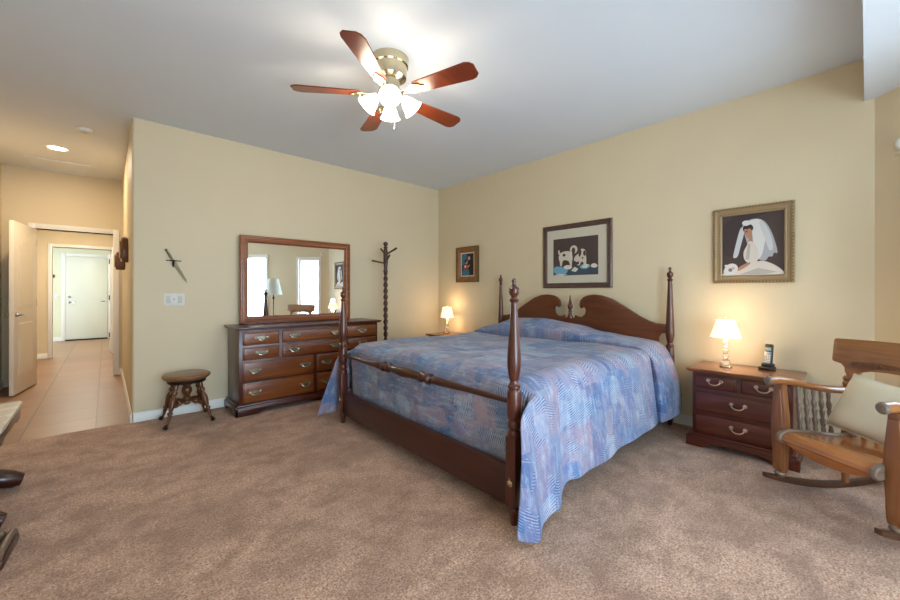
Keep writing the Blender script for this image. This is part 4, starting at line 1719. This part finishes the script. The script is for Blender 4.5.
def pillow(sgn):
    def fn(i, j):
        u, v = i / (NPL - 1) * 2 - 1, j / (NPL - 1) * 2 - 1
        px = u * (1 - .07 * (1 - v * v) * abs(u) ** 3) * .215
        pz = v * (1 - .07 * (1 - u * u) * abs(v) ** 3) * .166
        th = .075 * ((1 - u ** 4) * (1 - v ** 4)) ** .55
        th += .006 * math.sin(5 * u + 2 * v) * (1 - u * u) * (1 - v * v)
        return PMX @ Vector((px, sgn * th, pz))
    return fn


PMX = Matrix.Translation((-.004, -.318, .527)) @ Matrix.Rotation(R(27), 4, 'X') @ Matrix.Rotation(R(-6), 4, 'Y')
m = MB()
m.grid(pillow(1), NPL, NPL)
m.grid(pillow(-1), NPL, NPL)
bmesh.ops.remove_doubles(m.bm, verts=m.bm.verts[:], dist=.0008)
bmesh.ops.recalc_face_normals(m.bm, faces=m.bm.faces[:])
m.build('pillow_cover', 'pillow', pl, 80)
m = MB()
edge = []
for k in range(NPL):
    edge.append(pillow(1)(k, 0))
for k in range(1, NPL):
    edge.append(pillow(1)(NPL - 1, k))
for k in range(NPL - 2, -1, -1):
    edge.append(pillow(1)(k, NPL - 1))
for k in range(NPL - 2, -1, -1):
    edge.append(pillow(1)(0, k))
m.tube(edge, .004, 6)
m.build('piping', 'pillow', pl, 80)

# ------------------------------------------------------------------ marble-topped table at the left edge
tb = thing('coffee_table', 'low marble-topped wooden table at the left edge of the carpet', 'table', (-.635, 3.165, 0))
m = MB()


def rounded(hx, hy, r, n=8):
    o_ = []
    for qx, qy, a0 in ((hx - r, hy - r, 0), (-hx + r, hy - r, PI / 2), (-hx + r, -hy + r, PI), (hx - r, -hy + r, 3 * PI / 2)):
        for k in range(n + 1):
            a = a0 + PI / 2 * k / n
            o_.append((qx + r * math.cos(a), qy + r * math.sin(a)))
    return o_


HX, HY = .215, .37
m.prism(rounded(.26, HY + .0, .06), .475, .50, 'xy', .006, seg=3)
m.build('marble_top', 'marble', tb)
m = MB()
m.prism(rounded(.25, HY - .012, .05), .452, .476, 'xy', .005)
ap = [(-HY + .05, .455), (-HY + .05, .40), (-.22, .395), (-.15, .412), (0, .405), (.15, .412), (.22, .395), (HY - .05, .40), (HY - .05, .455)]
for sx in (-1, 1):
    a_, b_ = sorted((sx * .25, sx * .225))
    m.prism([(a, z + .002) for a, z in ap], a_, b_, 'yz', .004)
for sy in (-1, 1):
    a_, b_ = sorted((sy * (HY - .045), sy * (HY - .07)))
    m.prism([(-.22, .455), (-.22, .40), (-.12, .412), (0, .40), (.12, .412), (.22, .40), (.22, .455)], a_, b_, 'xz', .004)
m.build('apron', 'table_wood', tb)
for sx in (-1, 1):
    for sy in (-1, 1):
        bx, by = sx * .13, sy * (HY - .085)
        fy = sy * .06
        m = MB()
        m.tube([(bx, by, .46), (bx + sx * .03, by + sy * .01, .38), (bx + sx * .01, by, .28), (bx - sx * .03, by - sy * .005, .16), (bx - sx * .02, by - sy * .01, .09), (bx + sx * .03, by - sy * .01, .075), (bx + sx * .085, by - sy * .005, .052), (bx + sx * .132, by, .036)],
               [.030, .036, .030, .028, .034, .054, .050, .034], 12)
        m.sphere((bx + sx * .09, by - sy * .005, .026), .026, 12, scale=(1.3, 1, 1))
        m.build('leg', 'table_wood', tb)

ft = thing('footrest', 'brown ribbed wooden footrest on the carpet at the left edge', 'footrest', (-.475, 2.585, 0), R(-4))
m = MB()
m.box(-.16, .165, -.13, .13, .0, .035, .006)
m.build('footrest_base', 'table_wood', ft)
for k in range(9):
    m = MB()
    xx = -.147 + k * .0365
    m.tube([(xx, -.135, .024), (xx, -.12, .040), (xx, -.05, .050), (xx, .05, .052), (xx, .13, .042), (xx, .14, .030)], .015, 12)
    m.build('rib', 'rib_wood', ft)

# ------------------------------------------------------------------ floor lamp, seen in the mirror
fl = thing('floor_lamp', 'slim floor lamp with white shade reflected in the dresser mirror', 'lamp', (2.70, -.60, 0))
m = MB()
m.lathe([(0, .13), (.012, .132), (.025, .11), (.035, .04), (.05, .018)], seg=28)
m.build('base', 'dark_metal', fl)
m = MB()
m.lathe([(.04, .012), (.5, .011), (.52, .018), (.54, .011), (1.0, .011), (1.02, .022), (1.05, .024), (1.08, .012), (1.30, .008)], seg=14)
m.build('pole', 'dark_metal', fl)
m = MB()
m.lathe([(1.115, .19), (1.115, .187), (1.475, .112), (1.475, .115), (1.115, .19)], seg=36)
caps = [f for f in m.bm.faces if len(f.verts) > 4]
bmesh.ops.delete(m.bm, geom=caps, context='FACES_ONLY')
m.build('lamp_shade', 'lampshade_cloth', fl)
m = MB()
m.tube([(-.114, 0, 1.46), (0, 0, 1.46), (.114, 0, 1.46)], .003, 6)
m.tube([(0, -.114, 1.46), (0, 0, 1.46), (0, .114, 1.46)], .003, 6)
m.lathe([(1.29, .008), (1.46, .005), (1.49, .008), (1.50, 0)], seg=10)
m.build('shade_fitter', 'dark_metal', fl)
